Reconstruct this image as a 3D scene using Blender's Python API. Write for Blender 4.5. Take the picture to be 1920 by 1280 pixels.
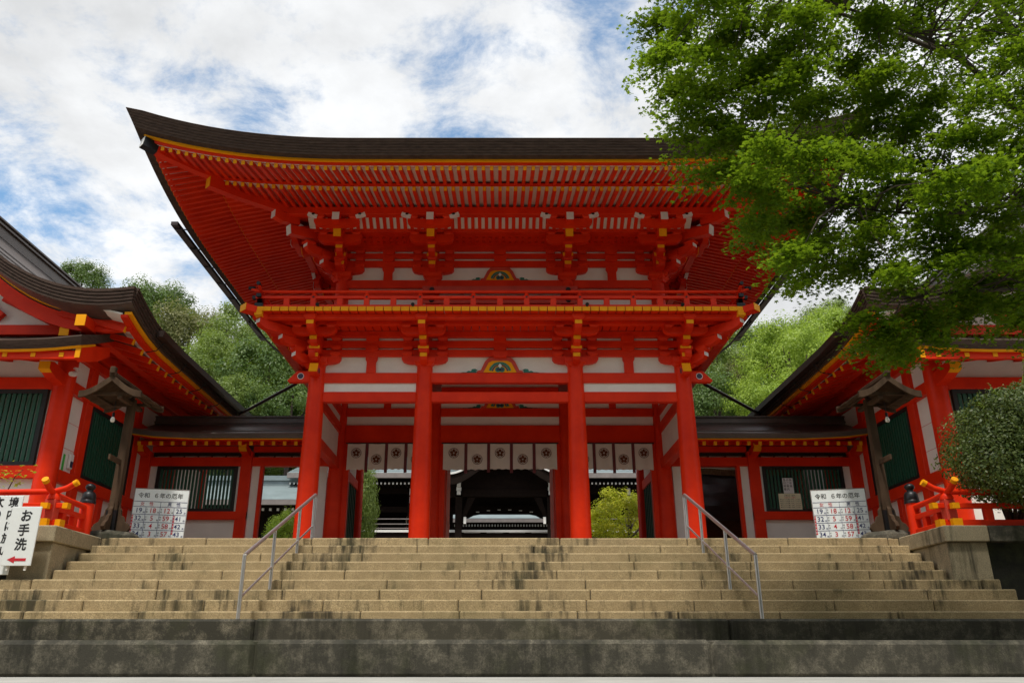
import bpy, bmesh, math, random
import numpy as np
from mathutils import Vector, Matrix
R = math.radians
random.seed(7)
for _o in list(bpy.data.objects):
    bpy.data.objects.remove(_o)
scene = bpy.context.scene
COL = scene.collection

# ------------------------------------------------------------------ camera
# world: x right, y away from the camera, z up; z = 0 is the paved terrace of the gate
CAMZ = -1.89
cd = bpy.data.cameras.new('camera')
cd.sensor_width = 36.0
cd.lens = 36.0 * 1505 / 1920
cd.shift_x = 22.5 / 1920
cd.clip_start = 0.1
cd.clip_end = 3000
cam = bpy.data.objects.new('camera', cd)
COL.objects.link(cam)
cam.location = (0, 0, CAMZ)
cam.rotation_euler = (R(90 + 20.9), 0, 0)
scene.camera = cam

# ------------------------------------------------------------------ world, sun, exposure
SUN_EL, SUN_AZ = R(63), R(192)        # azimuth clockwise from +y
world = bpy.data.worlds.new('World')
scene.world = world
world.use_nodes = True
nt = world.node_tree
for n in list(nt.nodes):
    nt.nodes.remove(n)
def wn(t, **k):
    n = nt.nodes.new(t)
    for a, b in k.items():
        setattr(n, a, b)
    return n
sky = wn('ShaderNodeTexSky', sky_type='NISHITA', sun_disc=False, sun_elevation=SUN_EL, sun_rotation=SUN_AZ)
sky.air_density = 1.0; sky.dust_density = 0.3; sky.ozone_density = 0.6
tc = wn('ShaderNodeTexCoord')
sep = wn('ShaderNodeSeparateXYZ')
nt.links.new(tc.outputs['Generated'], sep.inputs[0])
def wmath(op, a, b=None):
    n = wn('ShaderNodeMath', operation=op)
    for i, v in enumerate((a, b)):
        if v is None: continue
        if isinstance(v, (int, float)): n.inputs[i].default_value = v
        else: nt.links.new(v, n.inputs[i])
    return n.outputs[0]
zz = wmath('ADD', wmath('MAXIMUM', sep.outputs['Z'], 0.0), 0.22)
comb = wn('ShaderNodeCombineXYZ')
nt.links.new(wmath('DIVIDE', sep.outputs['X'], zz), comb.inputs[0])
nt.links.new(wmath('DIVIDE', sep.outputs['Y'], zz), comb.inputs[1])
def wnoise(scale, detail, rough, dist=0.0, off=(0, 0, 0)):
    mp = wn('ShaderNodeMapping'); mp.inputs['Location'].default_value = off
    nt.links.new(comb.outputs[0], mp.inputs['Vector'])
    n = wn('ShaderNodeTexNoise'); n.inputs['Scale'].default_value = scale
    n.inputs['Detail'].default_value = detail; n.inputs['Roughness'].default_value = rough
    n.inputs['Distortion'].default_value = dist
    nt.links.new(mp.outputs[0], n.inputs['Vector'])
    return n.outputs['Fac']
CLOUD_OFF = (0.3, 7.36, 0.0)
big = wnoise(1.35, 2, 0.5, 0.0, CLOUD_OFF)
fine = wnoise(5.5, 12, 0.66, 0.2, CLOUD_OFF)
dens = wmath('ADD', wmath('MULTIPLY', big, 0.55), wmath('MULTIPLY', fine, 0.55))
ramp = wn('ShaderNodeMapRange'); ramp.interpolation_type = 'SMOOTHSTEP'
ramp.inputs['From Min'].default_value = 0.40; ramp.inputs['From Max'].default_value = 0.545; ramp.inputs['To Min'].default_value = 0.03
nt.links.new(dens, ramp.inputs['Value'])
shade = wn('ShaderNodeMapRange')
shade.inputs['From Min'].default_value = 0.35; shade.inputs['From Max'].default_value = 0.62
shade.inputs['To Min'].default_value = 0.57; shade.inputs['To Max'].default_value = 0.82
nt.links.new(wnoise(2.6, 7, 0.6, 0.1, (9.0, 1.0, 0)), shade.inputs['Value'])
bgs = wn('ShaderNodeBackground'); bgs.inputs['Strength'].default_value = 0.15
tint = wn('ShaderNodeMix', data_type='RGBA', blend_type='MULTIPLY'); tint.inputs[0].default_value = 1.0; tint.inputs[7].default_value = (.80, 1.03, 1.06, 1)
nt.links.new(sky.outputs[0], tint.inputs[6]); nt.links.new(tint.outputs[2], bgs.inputs['Color'])
bgc = wn('ShaderNodeBackground'); bgc.inputs['Color'].default_value = (0.97, 0.985, 1.0, 1)
nt.links.new(shade.outputs[0], bgc.inputs['Strength'])
mx = wn('ShaderNodeMixShader')
nt.links.new(ramp.outputs[0], mx.inputs[0])
nt.links.new(bgs.outputs[0], mx.inputs[1]); nt.links.new(bgc.outputs[0], mx.inputs[2])
wo = wn('ShaderNodeOutputWorld')
nt.links.new(mx.outputs[0], wo.inputs['Surface'])

sl = bpy.data.lights.new('sun', 'SUN')
sl.energy = 2.6; sl.angle = R(8); sl.color = (1.0, 0.95, 0.86)
sun = bpy.data.objects.new('sun', sl); COL.objects.link(sun)
sd = Vector((math.sin(SUN_AZ) * math.cos(SUN_EL), math.cos(SUN_AZ) * math.cos(SUN_EL), math.sin(SUN_EL)))
sun.rotation_euler = (-sd).to_track_quat('-Z', 'Y').to_euler()
sun.location = (-5, -5, 30)

vs = scene.view_settings
vs.view_transform = 'Standard'; vs.look = 'None'; vs.exposure = 0.42; vs.gamma = 1.0
vs.use_curve_mapping = False

# ------------------------------------------------------------------ helpers
WPOS = {}
def wpos(o):
    return WPOS[o.name] if o is not None else Vector((0, 0, 0))

class MB:
    def __init__(s): s.v = []; s.f = []
    def add(s, vs, fs):
        n = len(s.v); s.v += [tuple(p) for p in vs]; s.f += [tuple(i + n for i in f) for f in fs]; return s
    def box(s, x0, x1, y0, y1, z0, z1):
        x0, x1 = sorted((x0, x1)); y0, y1 = sorted((y0, y1)); z0, z1 = sorted((z0, z1))
        return s.prism([(x0, y0, z0), (x1, y0, z0), (x1, y1, z0), (x0, y1, z0)],
                       [(x0, y0, z1), (x1, y0, z1), (x1, y1, z1), (x0, y1, z1)])
    def prism(s, a, b):
        n = len(a)
        return s.add(list(a) + list(b), [tuple(range(n - 1, -1, -1)), tuple(range(n, 2 * n))] +
                     [(i, (i + 1) % n, n + (i + 1) % n, n + i) for i in range(n)])
    def loft(s, rings, closed=True, caps=True):
        n = len(rings[0]); vs = [p for r in rings for p in r]; fs = []
        for k in range(len(rings) - 1):
            for i in range(n if closed else n - 1):
                j = (i + 1) % n
                fs.append((k * n + i, k * n + j, (k + 1) * n + j, (k + 1) * n + i))
        if caps and closed:
            fs.append(tuple(range(n - 1, -1, -1))); m = (len(rings) - 1) * n
            fs.append(tuple(range(m, m + n)))
        return s.add(vs, fs)
    def beam(s, p0, p1, w, h):
        p0 = Vector(p0); p1 = Vector(p1); d = (p1 - p0).normalized()
        r = d.cross(Vector((0, 0, 1)))
        r = Vector((1, 0, 0)) if r.length < 1e-4 else r.normalized()
        u = r.cross(d).normalized(); r = r * (w / 2); u = u * (h / 2)
        return s.prism([p0 - r - u, p0 + r - u, p0 + r + u, p0 - r + u], [p1 - r - u, p1 + r - u, p1 + r + u, p1 - r + u])
    def tube(s, pts, rad, n=10):
        pts = [Vector(p) for p in pts]
        if not hasattr(rad, '__len__'): rad = [rad] * len(pts)
        rings = []
        prev = None
        for i, p in enumerate(pts):
            d = (pts[min(i + 1, len(pts) - 1)] - pts[max(i - 1, 0)]).normalized()
            a = prev if prev is not None else (Vector((0, 0, 1)) if abs(d.z) < .9 else Vector((1, 0, 0)))
            r = a.cross(d).normalized() if prev is None else (a - d * a.dot(d)).normalized()
            prev = r
            q = d.cross(r)
            rings.append([p + (r * math.cos(2 * math.pi * k / n) + q * math.sin(2 * math.pi * k / n)) * rad[i] for k in range(n)])
        return s.loft(rings)
    def lathe(s, c, prof, n=20):
        return s.loft([[(c[0] + r * math.cos(2 * math.pi * k / n), c[1] + r * math.sin(2 * math.pi * k / n), c[2] + z) for k in range(n)] for r, z in prof])

def make_mesh(name, mb, mat, bevel=0.0, smooth=False, center=True, recalc=True):
    if center:
        a = np.array(mb.v); c = Vector(((a.min(0) + a.max(0)) / 2).tolist())
    else:
        c = Vector((0, 0, 0))
    me = bpy.data.meshes.new(name)
    me.from_pydata([(p[0] - c.x, p[1] - c.y, p[2] - c.z) for p in mb.v], [], mb.f)
    if recalc or bevel:
        bm = bmesh.new(); bm.from_mesh(me)
        bmesh.ops.recalc_face_normals(bm, faces=bm.faces)
        if bevel:
            ed = [e for e in bm.edges if len(e.link_faces) == 2 and e.calc_face_angle(0) > 0.5]
            bmesh.ops.bevel(bm, geom=ed, offset=bevel, segments=1, affect='EDGES', clamp_overlap=True)
        bm.to_mesh(me); bm.free()
    if mat is not None: me.materials.append(mat)
    if smooth:
        me.polygons.foreach_set('use_smooth', [True] * len(me.polygons))
        me.set_sharp_from_angle(angle=R(38))
    return me, c

def place(name, me, parent, w, rotz=0.0):
    o = bpy.data.objects.new(name, me); COL.objects.link(o)
    w = Vector(w)
    if parent is not None: o.parent = parent
    o.location = w - wpos(parent)
    o.rotation_euler = (0, 0, rotz)
    WPOS[o.name] = w
    return o

def ob(name, mb, mat, parent=None, bevel=0.0, smooth=False, kind=None, label=None):
    me, c = make_mesh(name, mb, mat, bevel, smooth)
    o = place(name, me, parent, c)
    if kind: o['kind'] = kind
    if label: o['label'] = label
    return o

def thing(name, label, cat, loc, group=None):
    o = bpy.data.objects.new(name, None); COL.objects.link(o)
    o.empty_display_size = 0.3
    o.location = loc; WPOS[o.name] = Vector(loc)
    return tag(o, label, cat, group)

def tag(o, label, cat, group=None):
    o['label'] = label; o['category'] = cat
    if group: o['group'] = group
    return o

class Frame:
    """a local frame: a along a wall, o outwards from it, z up"""
    def __init__(s, ox, oy, ang):           # ang: direction of 'a' ; outward is 90 deg clockwise of it
        s.o = Vector((ox, oy, 0)); s.d = Vector((math.cos(ang), math.sin(ang), 0)); s.n = Vector((math.sin(ang), -math.cos(ang), 0))
    ze = 0.0; bs = 1.0                      # small offsets so that crossing members never share a plane
    def pt(s, a, o, z):
        p = s.o + s.d * a + s.n * o; return (p.x, p.y, z + s.ze)
    def box(s, mb, a0, a1, o0, o1, z0, z1):
        q = [(a0, o0), (a1, o0), (a1, o1), (a0, o1)]
        return mb.prism([s.pt(a, o, z0) for a, o in q], [s.pt(a, o, z1) for a, o in q])
    def az(s, mb, poly, o0, o1):
        return mb.prism([s.pt(a, o0, z) for a, z in poly], [s.pt(a, o1, z) for a, z in poly])
    def oz(s, mb, poly, a0, a1):
        return mb.prism([s.pt(a0, o, z) for o, z in poly], [s.pt(a1, o, z) for o, z in poly])

# glyph meshes, made once while the scene is still small
WORDS = ['令和', '６年の厄年', '神社よりのお願いを申し上げます', 'お知らせ ご案内'] + [str(q) for q in (19, 18, 12, 25, 32, 5, 59, 41, 33, 4, 58, 42, 34, 3, 57, 43, 37, 63, 39, 61)]
WORDS += sorted(set('女男性お手洗境内に於い次のことを守りましょう歳年平成昭和前厄本後御祈祷のご案内受付順番'))
GLYPH = {}
for _w in WORDS:
    for _off in (.004, .028):
        _c = bpy.data.curves.new('txt', 'FONT'); _c.body = _w; _c.size = 1.0; _c.align_x = 'CENTER'; _c.align_y = 'CENTER'
        _c.offset = _off; _c.resolution_u = 3
        _o = bpy.data.objects.new('txt', _c); COL.objects.link(_o)
        bpy.context.view_layer.update()
        GLYPH[_w, _off] = bpy.data.meshes.new_from_object(_o.evaluated_get(bpy.context.evaluated_depsgraph_get()))
        bpy.data.objects.remove(_o); bpy.data.curves.remove(_c)

# ------------------------------------------------------------------ materials
def M(name):
    m = bpy.data.materials.new(name); m.use_nodes = True
    n = m.node_tree; b = n.nodes['Principled BSDF']
    return m, n, b
def node(n, t, **k):
    x = n.nodes.new(t)
    for a, b in k.items(): setattr(x, a, b)
    return x
def noise_of(n, vec, scale, detail=4, rough=.55, dist=0.0):
    x = node(n, 'ShaderNodeTexNoise'); x.inputs['Scale'].default_value = scale
    x.inputs['Detail'].default_value = detail; x.inputs['Roughness'].default_value = rough; x.inputs['Distortion'].default_value = dist
    n.links.new(vec, x.inputs['Vector']); return x.outputs['Fac']
def mapped(n, scale=(1, 1, 1), src='Position'):
    if src == 'Position':
        g = node(n, 'ShaderNodeNewGeometry').outputs['Position']
    else:
        g = node(n, 'ShaderNodeTexCoord').outputs['Object']
    mp = node(n, 'ShaderNodeMapping'); mp.inputs['Scale'].default_value = scale
    n.links.new(g, mp.inputs['Vector']); return mp.outputs[0]
def rng(n, v, a, b, c=0.0, d=1.0):
    x = node(n, 'ShaderNodeMapRange'); n.links.new(v, x.inputs['Value'])
    for k, q in zip(('From Min', 'From Max', 'To Min', 'To Max'), (a, b, c, d)): x.inputs[k].default_value = q
    return x.outputs[0]
def mixc(n, fac, a, b, mode='MIX'):
    x = node(n, 'ShaderNodeMix', data_type='RGBA', blend_type=mode)
    if isinstance(fac, (int, float)): x.inputs[0].default_value = fac
    else: n.links.new(fac, x.inputs[0])
    for i, c in ((6, a), (7, b)):
        if isinstance(c, (tuple, list)): x.inputs[i].default_value = (*c[:3], 1)
        else: n.links.new(c, x.inputs[i])
    return x.outputs[2]
def bump(n, b, h, strength=.2, dist=.01):
    x = node(n, 'ShaderNodeBump'); x.inputs['Strength'].default_value = strength; x.inputs['Distance'].default_value = dist
    n.links.new(h, x.inputs['Height']); n.links.new(x.outputs[0], b.inputs['Normal'])
def simple(name, col, rough=.5, var=.25, scale=6, metal=0.0, bmp=.1, stretch=(1, 1, 1), tint=None, spec=.5):
    m, n, b = M(name)
    v = mapped(n, stretch)
    f = noise_of(n, v, scale, 6, .6)
    lo = tuple(c * (1 - var) for c in col); hi = tuple(min(1, c * (1 + var * .6)) for c in col) if tint is None else tint
    c = mixc(n, rng(n, f, .3, .7), lo, hi)
    oi = node(n, 'ShaderNodeObjectInfo')
    c = mixc(n, rng(n, oi.outputs['Random'], 0, 1, 0, .10), c, tuple(x * .6 for x in col))
    n.links.new(c, b.inputs['Base Color'])
    b.inputs['Roughness'].default_value = rough; b.inputs['Metallic'].default_value = metal
    b.inputs['Specular IOR Level'].default_value = spec
    if bmp: bump(n, b, noise_of(n, v, scale * 8, 4, .6), bmp, .006)
    return m
RED = simple('vermilion_paint', (.79, .026, .0030), .45, .16, 1.6, bmp=.08, tint=(.86, .038, .004), spec=.20)
REDF = simple('faded_vermilion', (.62, .055, .030), .6, .2, 2.2, bmp=.1)
GOLD = simple('ochre_paint', (.92, .37, .004), .5, .08, 3, bmp=.05, spec=.15)
WHITE = simple('white_plaster', (.85, .81, .75), .8, .07, 2.0, bmp=.06)
CLOTH = simple('curtain_cotton', (.78, .72, .66), .9, .06, 5, bmp=.15)
PURPLE = simple('purple_ribbon', (.16, .028, .035), .7, .25, 9)
BROWNINK = simple('brown_dye', (.15, .045, .022), .8, .2, 9)
GREEN = simple('green_lattice', (.012, .085, .048), .5, .2, 7)
BLACKF = simple('black_frame', (.012, .010, .010), .5, .2, 6)
BLACKM = simple('black_iron', (.015, .015, .017), .4, .2, 12, metal=.4)
BARK = simple('cypress_bark_roof', (.078, .052, .041), .85, .4, 5, bmp=.35, stretch=(1, 1, 6), spec=.12)
COPPER = simple('dark_copper_sheet', (.110, .083, .070), .42, .25, 3, bmp=.1, spec=.6)
GUTTER = simple('brown_gutter', (.055, .036, .030), .4, .25, 6, metal=.3)
WOOD = simple('weathered_wood', (.080, .050, .031), .9, .5, 5, bmp=.5, stretch=(1, 1, .25), spec=.1)
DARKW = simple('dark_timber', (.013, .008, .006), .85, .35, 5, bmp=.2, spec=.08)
PALECAP = simple('white_end_paint', (.80, .79, .76), .6, .06, 6)
GREYROOF = simple('patina_roof', (.20, .25, .26), .5, .18, 1.2, bmp=.15)
GREYEDGE = simple('grey_roof_edge', (.22, .19, .18), .6, .2, 3)
STEEL = simple('stainless_steel', (.58, .56, .55), .46, .06, 6, metal=1.0, bmp=0)
SIGNW = simple('white_sign_board', (.83, .86, .86), .35, .03, 4, bmp=0)
INK = simple('black_ink', (.012, .012, .014), .6, .1, 4, bmp=0)
INKR = simple('red_ink', (.58, .02, .035), .5, .1, 4, bmp=0)
INKN = simple('navy_ink', (.02, .025, .14), .5, .1, 4, bmp=0)
TEAL = simple('green_blue_paint', (.02, .20, .14), .5, .2, 8)
BLUEP = simple('dark_blue_paint', (.03, .04, .09), .5, .2, 8)
TARP = simple('black_tarpaulin', (.085, .090, .095), .42, .3, 2.5, bmp=.5)
THATCH = simple('thatch', (.20, .13, .06), .95, .5, 9, bmp=.8, stretch=(3, 3, .6))
BAMBOO = simple('bamboo_screen', (.16, .075, .025), .8, .4, 10, bmp=.5, stretch=(1, 1, 5))
TAN = simple('drum_hide', (.45, .34, .22), .7, .15, 3)
PAPER = simple('cream_paper', (.78, .74, .52), .8, .06, 4, bmp=0)
PAPERW = simple('white_paper', (.75, .76, .76), .8, .05, 4, bmp=0)
BULB = simple('bulb_glass', (.85, .83, .78), .1, .03, 4, bmp=0)
LIME = simple('bright_green_tape', (.05, .50, .06), .5, .05, 4, bmp=0)
BARKT = simple('tree_bark', (.075, .055, .042), .9, .45, 9, bmp=.6)
CONC = simple('pale_concrete', (.42, .41, .38), .9, .2, 2.0, bmp=.3)

def stone(name, base, dark, stain, lo, hi, moss=.0, m0=.38, m1=.68, mk=.75):
    m, n, b = M(name)
    p = mapped(n)
    spk = noise_of(n, p, 62, 5, .75)
    med = noise_of(n, p, 5, 8, .72)
    streak = noise_of(n, mapped(n, (5.5, 5.5, .55)), 1.6, 7, .62, .2)
    patch = noise_of(n, p, .55, 4, .6)
    oi = node(n, 'ShaderNodeObjectInfo')
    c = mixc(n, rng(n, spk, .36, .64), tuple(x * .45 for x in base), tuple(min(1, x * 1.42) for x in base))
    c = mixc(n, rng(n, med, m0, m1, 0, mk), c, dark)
    c = mixc(n, rng(n, oi.outputs['Random'], 0, 1, 0, .28), c, tuple(x * .62 for x in base))
    ad = node(n, 'ShaderNodeMath', operation='ADD'); n.links.new(streak, ad.inputs[0]); 
    sc = node(n, 'ShaderNodeMath', operation='MULTIPLY'); n.links.new(patch, sc.inputs[0]); sc.inputs[1].default_value = 1.25
    n.links.new(sc.outputs[0], ad.inputs[1])
    c = mixc(n, rng(n, ad.outputs[0], lo, hi, 0, .92), c, stain)
    if moss:
        c = mixc(n, rng(n, noise_of(n, p, 1.1, 6, .7), .50, .72, 0, moss), c, (.075, .085, .03))
    n.links.new(c, b.inputs['Base Color']); b.inputs['Roughness'].default_value = .88
    b.inputs['Specular IOR Level'].default_value = .25
    bump(n, b, spk, .55, .008)
    return m
GRANITE = stone('tan_granite', (.45, .345, .195), (.27, .20, .105), (.040, .033, .022), 1.20, 1.40, .3)
GRANITED = stone('dark_weathered_granite', (.165, .148, .112), (.034, .033, .026), (.018, .018, .014), 1.08, 1.40, .35, .36, .54, .92)
GRANITEP = stone('pier_granite', (.40, .335, .22), (.26, .215, .14), (.05, .045, .033), 1.2, 1.5, .3)
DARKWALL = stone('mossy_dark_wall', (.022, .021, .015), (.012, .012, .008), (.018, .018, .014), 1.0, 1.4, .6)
PAVE = stone('terrace_paving', (.30, .27, .22), (.30, .26, .2), (.15, .13, .10), 1.25, 1.5, .1)

def leafmat(name, c1, c2, c3, trans=.35, scale=.9, spec=.3):
    m, n, b = M(name)
    g = node(n, 'ShaderNodeNewGeometry')
    f = noise_of(n, g.outputs['Position'], scale, 3, .6)
    c = mixc(n, rng(n, f, .35, .65), c1, c2)
    c = mixc(n, rng(n, g.outputs['Random Per Island'], .0, 1, 0, .75), c, c3)
    n.links.new(c, b.inputs['Base Color']); b.inputs['Roughness'].default_value = .45
    b.inputs['Specular IOR Level'].default_value = spec
    t = node(n, 'ShaderNodeBsdfTranslucent')
    n.links.new(mixc(n, .5, c, (.30, .42, .02)), t.inputs['Color'])
    mxs = node(n, 'ShaderNodeMixShader'); mxs.inputs[0].default_value = trans
    out = n.nodes['Material Output']
    n.links.new(b.outputs[0], mxs.inputs[1]); n.links.new(t.outputs[0], mxs.inputs[2]); n.links.new(mxs.outputs[0], out.inputs['Surface'])
    return m
L_DARK = leafmat('dark_green_leaf', (.085, .15, .035), (.15, .22, .05), (.06, .115, .03), .35)
L_MID = leafmat('mid_green_leaf', (.18, .25, .06), (.26, .33, .085), (.12, .19, .045), .4)
L_OLIVE = leafmat('olive_leaf', (.17, .17, .06), (.24, .22, .08), (.12, .13, .05), .3)
L_LIME = leafmat('lime_leaf', (.30, .42, .05), (.42, .54, .08), (.22, .34, .04), .45)
L_YEL = leafmat('yellow_green_leaf', (.50, .50, .03), (.62, .54, .03), (.38, .44, .03), .45)
L_MAPLE = leafmat('maple_leaf', (.038, .115, .005), (.065, .16, .006), (.16, .26, .006), .55, .7, .12)
L_BUSH = leafmat('azalea_leaf', (.042, .085, .012), (.080, .135, .020), (.17, .21, .045), .15, 3.5, .5)
SOIL = simple('forest_floor', (.035, .05, .018), .95, .4, .5, bmp=.3)
# ================================================================== setting: ground, terrace, stairs
def struct(name, mb, mat, parent=None, bevel=0):
    o = ob(name, mb, mat, parent, bevel)
    if parent is None: o['kind'] = 'structure'
    return o
EDGE = lambda k: 12.18 + .3575 * k          # nosing distance of upper step k
ZST = lambda k: -.1735 * (8 - k)
g = MB(); g.box(-400, 400, -200, 900, -4.2, -3.9)
struct('ground', g, CONC)
g = MB(); g.box(-12.5, 12.5, 4.6, 8.0, -3.9, -2.112)
for i in range(7):
    g.box(-12.5, 12.5, 4.6 - .36 * (i + 1), 4.6 - .36 * i + .01, -3.9, -2.112 - .24 * (i + 1))
struct('landing', g, CONC, bevel=.01)
# stair core
g = MB()
g.box(-12.5, 12.5, 7.24, 13.6, -3.9, -1.84)
g.box(-12.5, 12.5, 10.14, 13.6, -1.85, -1.575)
for k in range(0, 9):
    w = 7.9 if k < 4 else 7.3
    g.box(-w, w, EDGE(k) + .03, 13.4 if k < 4 else 15.5, -1.6 + .001 * k, ZST(k) - .015)
stair = struct('stone_stairs', g, GRANITED)
def course(xa, xb, y0, y1, z0, z1, joints, mat, bev=.018):
    xs = [xa] + [j for j in joints if xa + .15 < j < xb - .15] + [xb]
    for a, b in zip(xs[:-1], xs[1:]):
        j = random.uniform(-.004, .004); q = random.uniform(-.003, .003)
        m = MB(); m.box(a + .006, b - .006, y0 + j, y1, z0, z1 + q)
        ob('stone_block', m, mat, stair, bevel=bev)
def joints(step, jit, ph):
    x = -14 + ph; r = []
    while x < 14: r.append(x); x += step + random.uniform(-jit, jit)
    return r
for k in range(0, 9):
    w = 7.95 if k < 4 else 7.32
    course(-w, w, EDGE(k), EDGE(k) + .42, ZST(k) - .1785, ZST(k), joints(1.75 if k < 6 else 2.1, .35, random.uniform(0, 1.7)), GRANITE)
course(-12.4, 12.4, 10.1, 10.75, -1.83, -1.56, [-8.4, -2.92, 2.73, 8.3], GRANITED, .028)
course(-12.4, 12.4, 7.2, 7.9, -2.12, -1.822, [-7.6, -2.06, 1.78, 6.9], GRANITED, .035)
for xx in np.arange(-12.4, 12.3, 1.24):
    m = MB(); m.box(xx + .004, xx + 1.232, 10.754, 11.46, -1.8, -1.563); ob('paving_slab', m, GRANITEP, stair, .006)
    m = MB(); m.box(xx + .004, xx + 1.232, 11.466, 12.3, -1.8, -1.564); ob('paving_slab', m, GRANITEP, stair, .006)
    m = MB(); m.box(xx + .004, xx + 1.232, 7.904, 9.0, -2.0, -1.825); ob('paving_slab', m, GRANITEP, stair, .006)
    m = MB(); m.box(xx + .004, xx + 1.232, 9.006, 10.2, -2.0, -1.826); ob('paving_slab', m, GRANITEP, stair, .006)
# terrace floor
g = MB(); g.box(-30, 30, 15.3, 40, -1.5, -.012); g.box(-30, 30, 40, 90, -1.5, 2.9)
g.box(-30, -7.42, 13.80, 15.31, -1.5, -.03); g.box(7.42, 30, 13.80, 15.31, -1.5, -.03)
terr = struct('terrace', g, PAVE)
for s in (-1, 1):
    t = thing('retaining_wall', 'granite retaining wall with thick coping under the red railing ' + ('beside the restroom signs' if s < 0 else 'below the clipped bush'), 'wall', (s * 7.9, 13.6, -1.56), 'retaining walls flanking the stairs')
    # flank
    m = MB(); m.box(s * 7.37, s * 7.7, 13.955, 15.0, -1.6, -.262); ob('wall_stone', m, GRANITEP, t, .01)
    m = MB(); m.box(s * 7.35, s * 8.0, 13.5, 13.95, -1.57, -.262); ob('corner_pier', m, GRANITEP, t, .012)
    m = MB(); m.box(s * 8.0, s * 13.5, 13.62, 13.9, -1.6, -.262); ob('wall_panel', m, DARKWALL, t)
    m = MB(); m.box(s * 13.5, s * 13.9, 13.5, 13.9, -1.6, -.262); ob('pier', m, GRANITEP, t, .012)
    m = MB(); m.box(s * 7.3, s * 7.78, 13.962, 15.03, -.26, 0); ob('coping_stone', m, GRANITEP, t, .015)
    m = MB(); m.box(s * 7.3, s * 8.02, 13.42, 13.955, -.26, .002); ob('coping_stone', m, GRANITEP, t, .015)
    for a, b in ((8.026, 9.9), (9.906, 11.8), (11.806, 13.9)):
        m = MB(); m.box(s * a, s * b, 13.42, 13.95, -.26, 0); ob('coping_stone', m, GRANITED if b > 9 else GRANITEP, t, .015)

# ================================================================== the gate
gate = thing('shrine_gate', 'tall two-storey vermilion shrine gate with balcony and sweeping dark roof above the stairs', 'gate', (0, 22.4, 0))
def P(name, mb, mat, parent=gate, bevel=0.0, smooth=False, label=None):
    return ob(name, mb, mat, parent, bevel, smooth, None, label)
YF, YM, YR = 19.2, 22.4, 25.6
CX = (-4.6, -1.9, 1.9, 4.6)
# --- columns
prof = [(.252, 0), (.250, .9), (.238, 2.2), (.215, 3.6), (.195, 4.72)]
cm, _ = make_mesh('column', MB().lathe((0, 0, 0), prof, 28), RED, smooth=True, center=False)
sm, _ = make_mesh('base_stone', MB().lathe((0, 0, 0), [(.42, -.02), (.42, .03), (.36, .07), (.30, .08)], 24), GRANITEP, smooth=True, center=False)
for y in (YF, YM, YR):
    for x in CX:
        c = place('column', cm, gate, (x, y, .06)); place('base_stone', sm, c, (x, y, 0))
FF = Frame(0, YF, 0)                         # front wall of the lower storey
FL = Frame(-4.6, YM, -math.pi / 2)           # its left side: a runs towards the camera
FR = Frame(4.6, YM, math.pi / 2)
for _F in (FL, FR): _F.ze = .004; _F.bs = .98
bays_f = [(-4.6, -1.9), (-1.9, 1.9), (1.9, 4.6)]
def bx(F, a0, a1, o0, o1, z0, z1):
    m = MB(); F.box(m, a0, a1, o0, o1, z0, z1); return m
def lower_wall(F, bays, front):
    for i, (a, b) in enumerate(bays):
        ctr = front and i == 1
        P('tie_beam', bx(F, a + .19, b - .19, -.09, .09, 3.81, 4.07), RED, bevel=.012)
        P('tie_beam', bx(F, a + .17, b - .17, -.09, .09, 4.31, 4.57), RED, bevel=.012)
        if not ctr: P('plaster_panel', bx(F, a + .18, b - .18, -.03, .03, 4.07, 4.31), WHITE)
        P('plaster_panel', bx(F, a + .17, b - .17, -.05, .0, 4.57, 5.62), WHITE)
        mid = (a + b) / 2
        if not ctr:
            st = MB(); F.az(st, [(mid - .12, 4.571), (mid + .12, 4.571), (mid + .115, 4.86), (mid + .15, 4.93), (mid + .15, 5.01), (mid - .15, 5.01), (mid - .15, 4.93), (mid - .115, 4.86)], .0, .08)
            P('strut', st, RED, bevel=.006)
        for z0, z1 in ((5.19, 5.245), (5.43, 5.52)):
            for q in (mid,):
                bk = MB(); F.az(bk, [(q - .10, z0 - .05), (q + .10, z0 - .05), (q + .16, z0), (q + .16, z1 + .05), (q - .16, z1 + .05), (q - .16, z0)], .0, .13)
                P('bearing_block', bk, RED, bevel=.005)
    a, b = bays[0][0], bays[-1][1]
    P('wall_beam', bx(F, a - .3, b + .3, -.09, .09, 5.01, 5.19), RED, bevel=.01)
    P('wall_beam', bx(F, a - .3, b + .3, -.09, .092, 5.245, 5.43), RED, bevel=.01)
    P('wall_beam', bx(F, a - .3, b + .3, -.09, .09, 5.52, 5.685), RED, bevel=.01)
lower_wall(FF, bays_f, True)
lower_wall(FL, [(-3.2, 0), (0, 3.2)], False)
lower_wall(FR, [(-3.2, 0), (0, 3.2)], False)
# ceiling / upper floor
m = MB(); m.box(-4.75, 4.75, 19.1, 25.8, 5.685, 5.688); P('ceiling', m, REDF)

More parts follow.
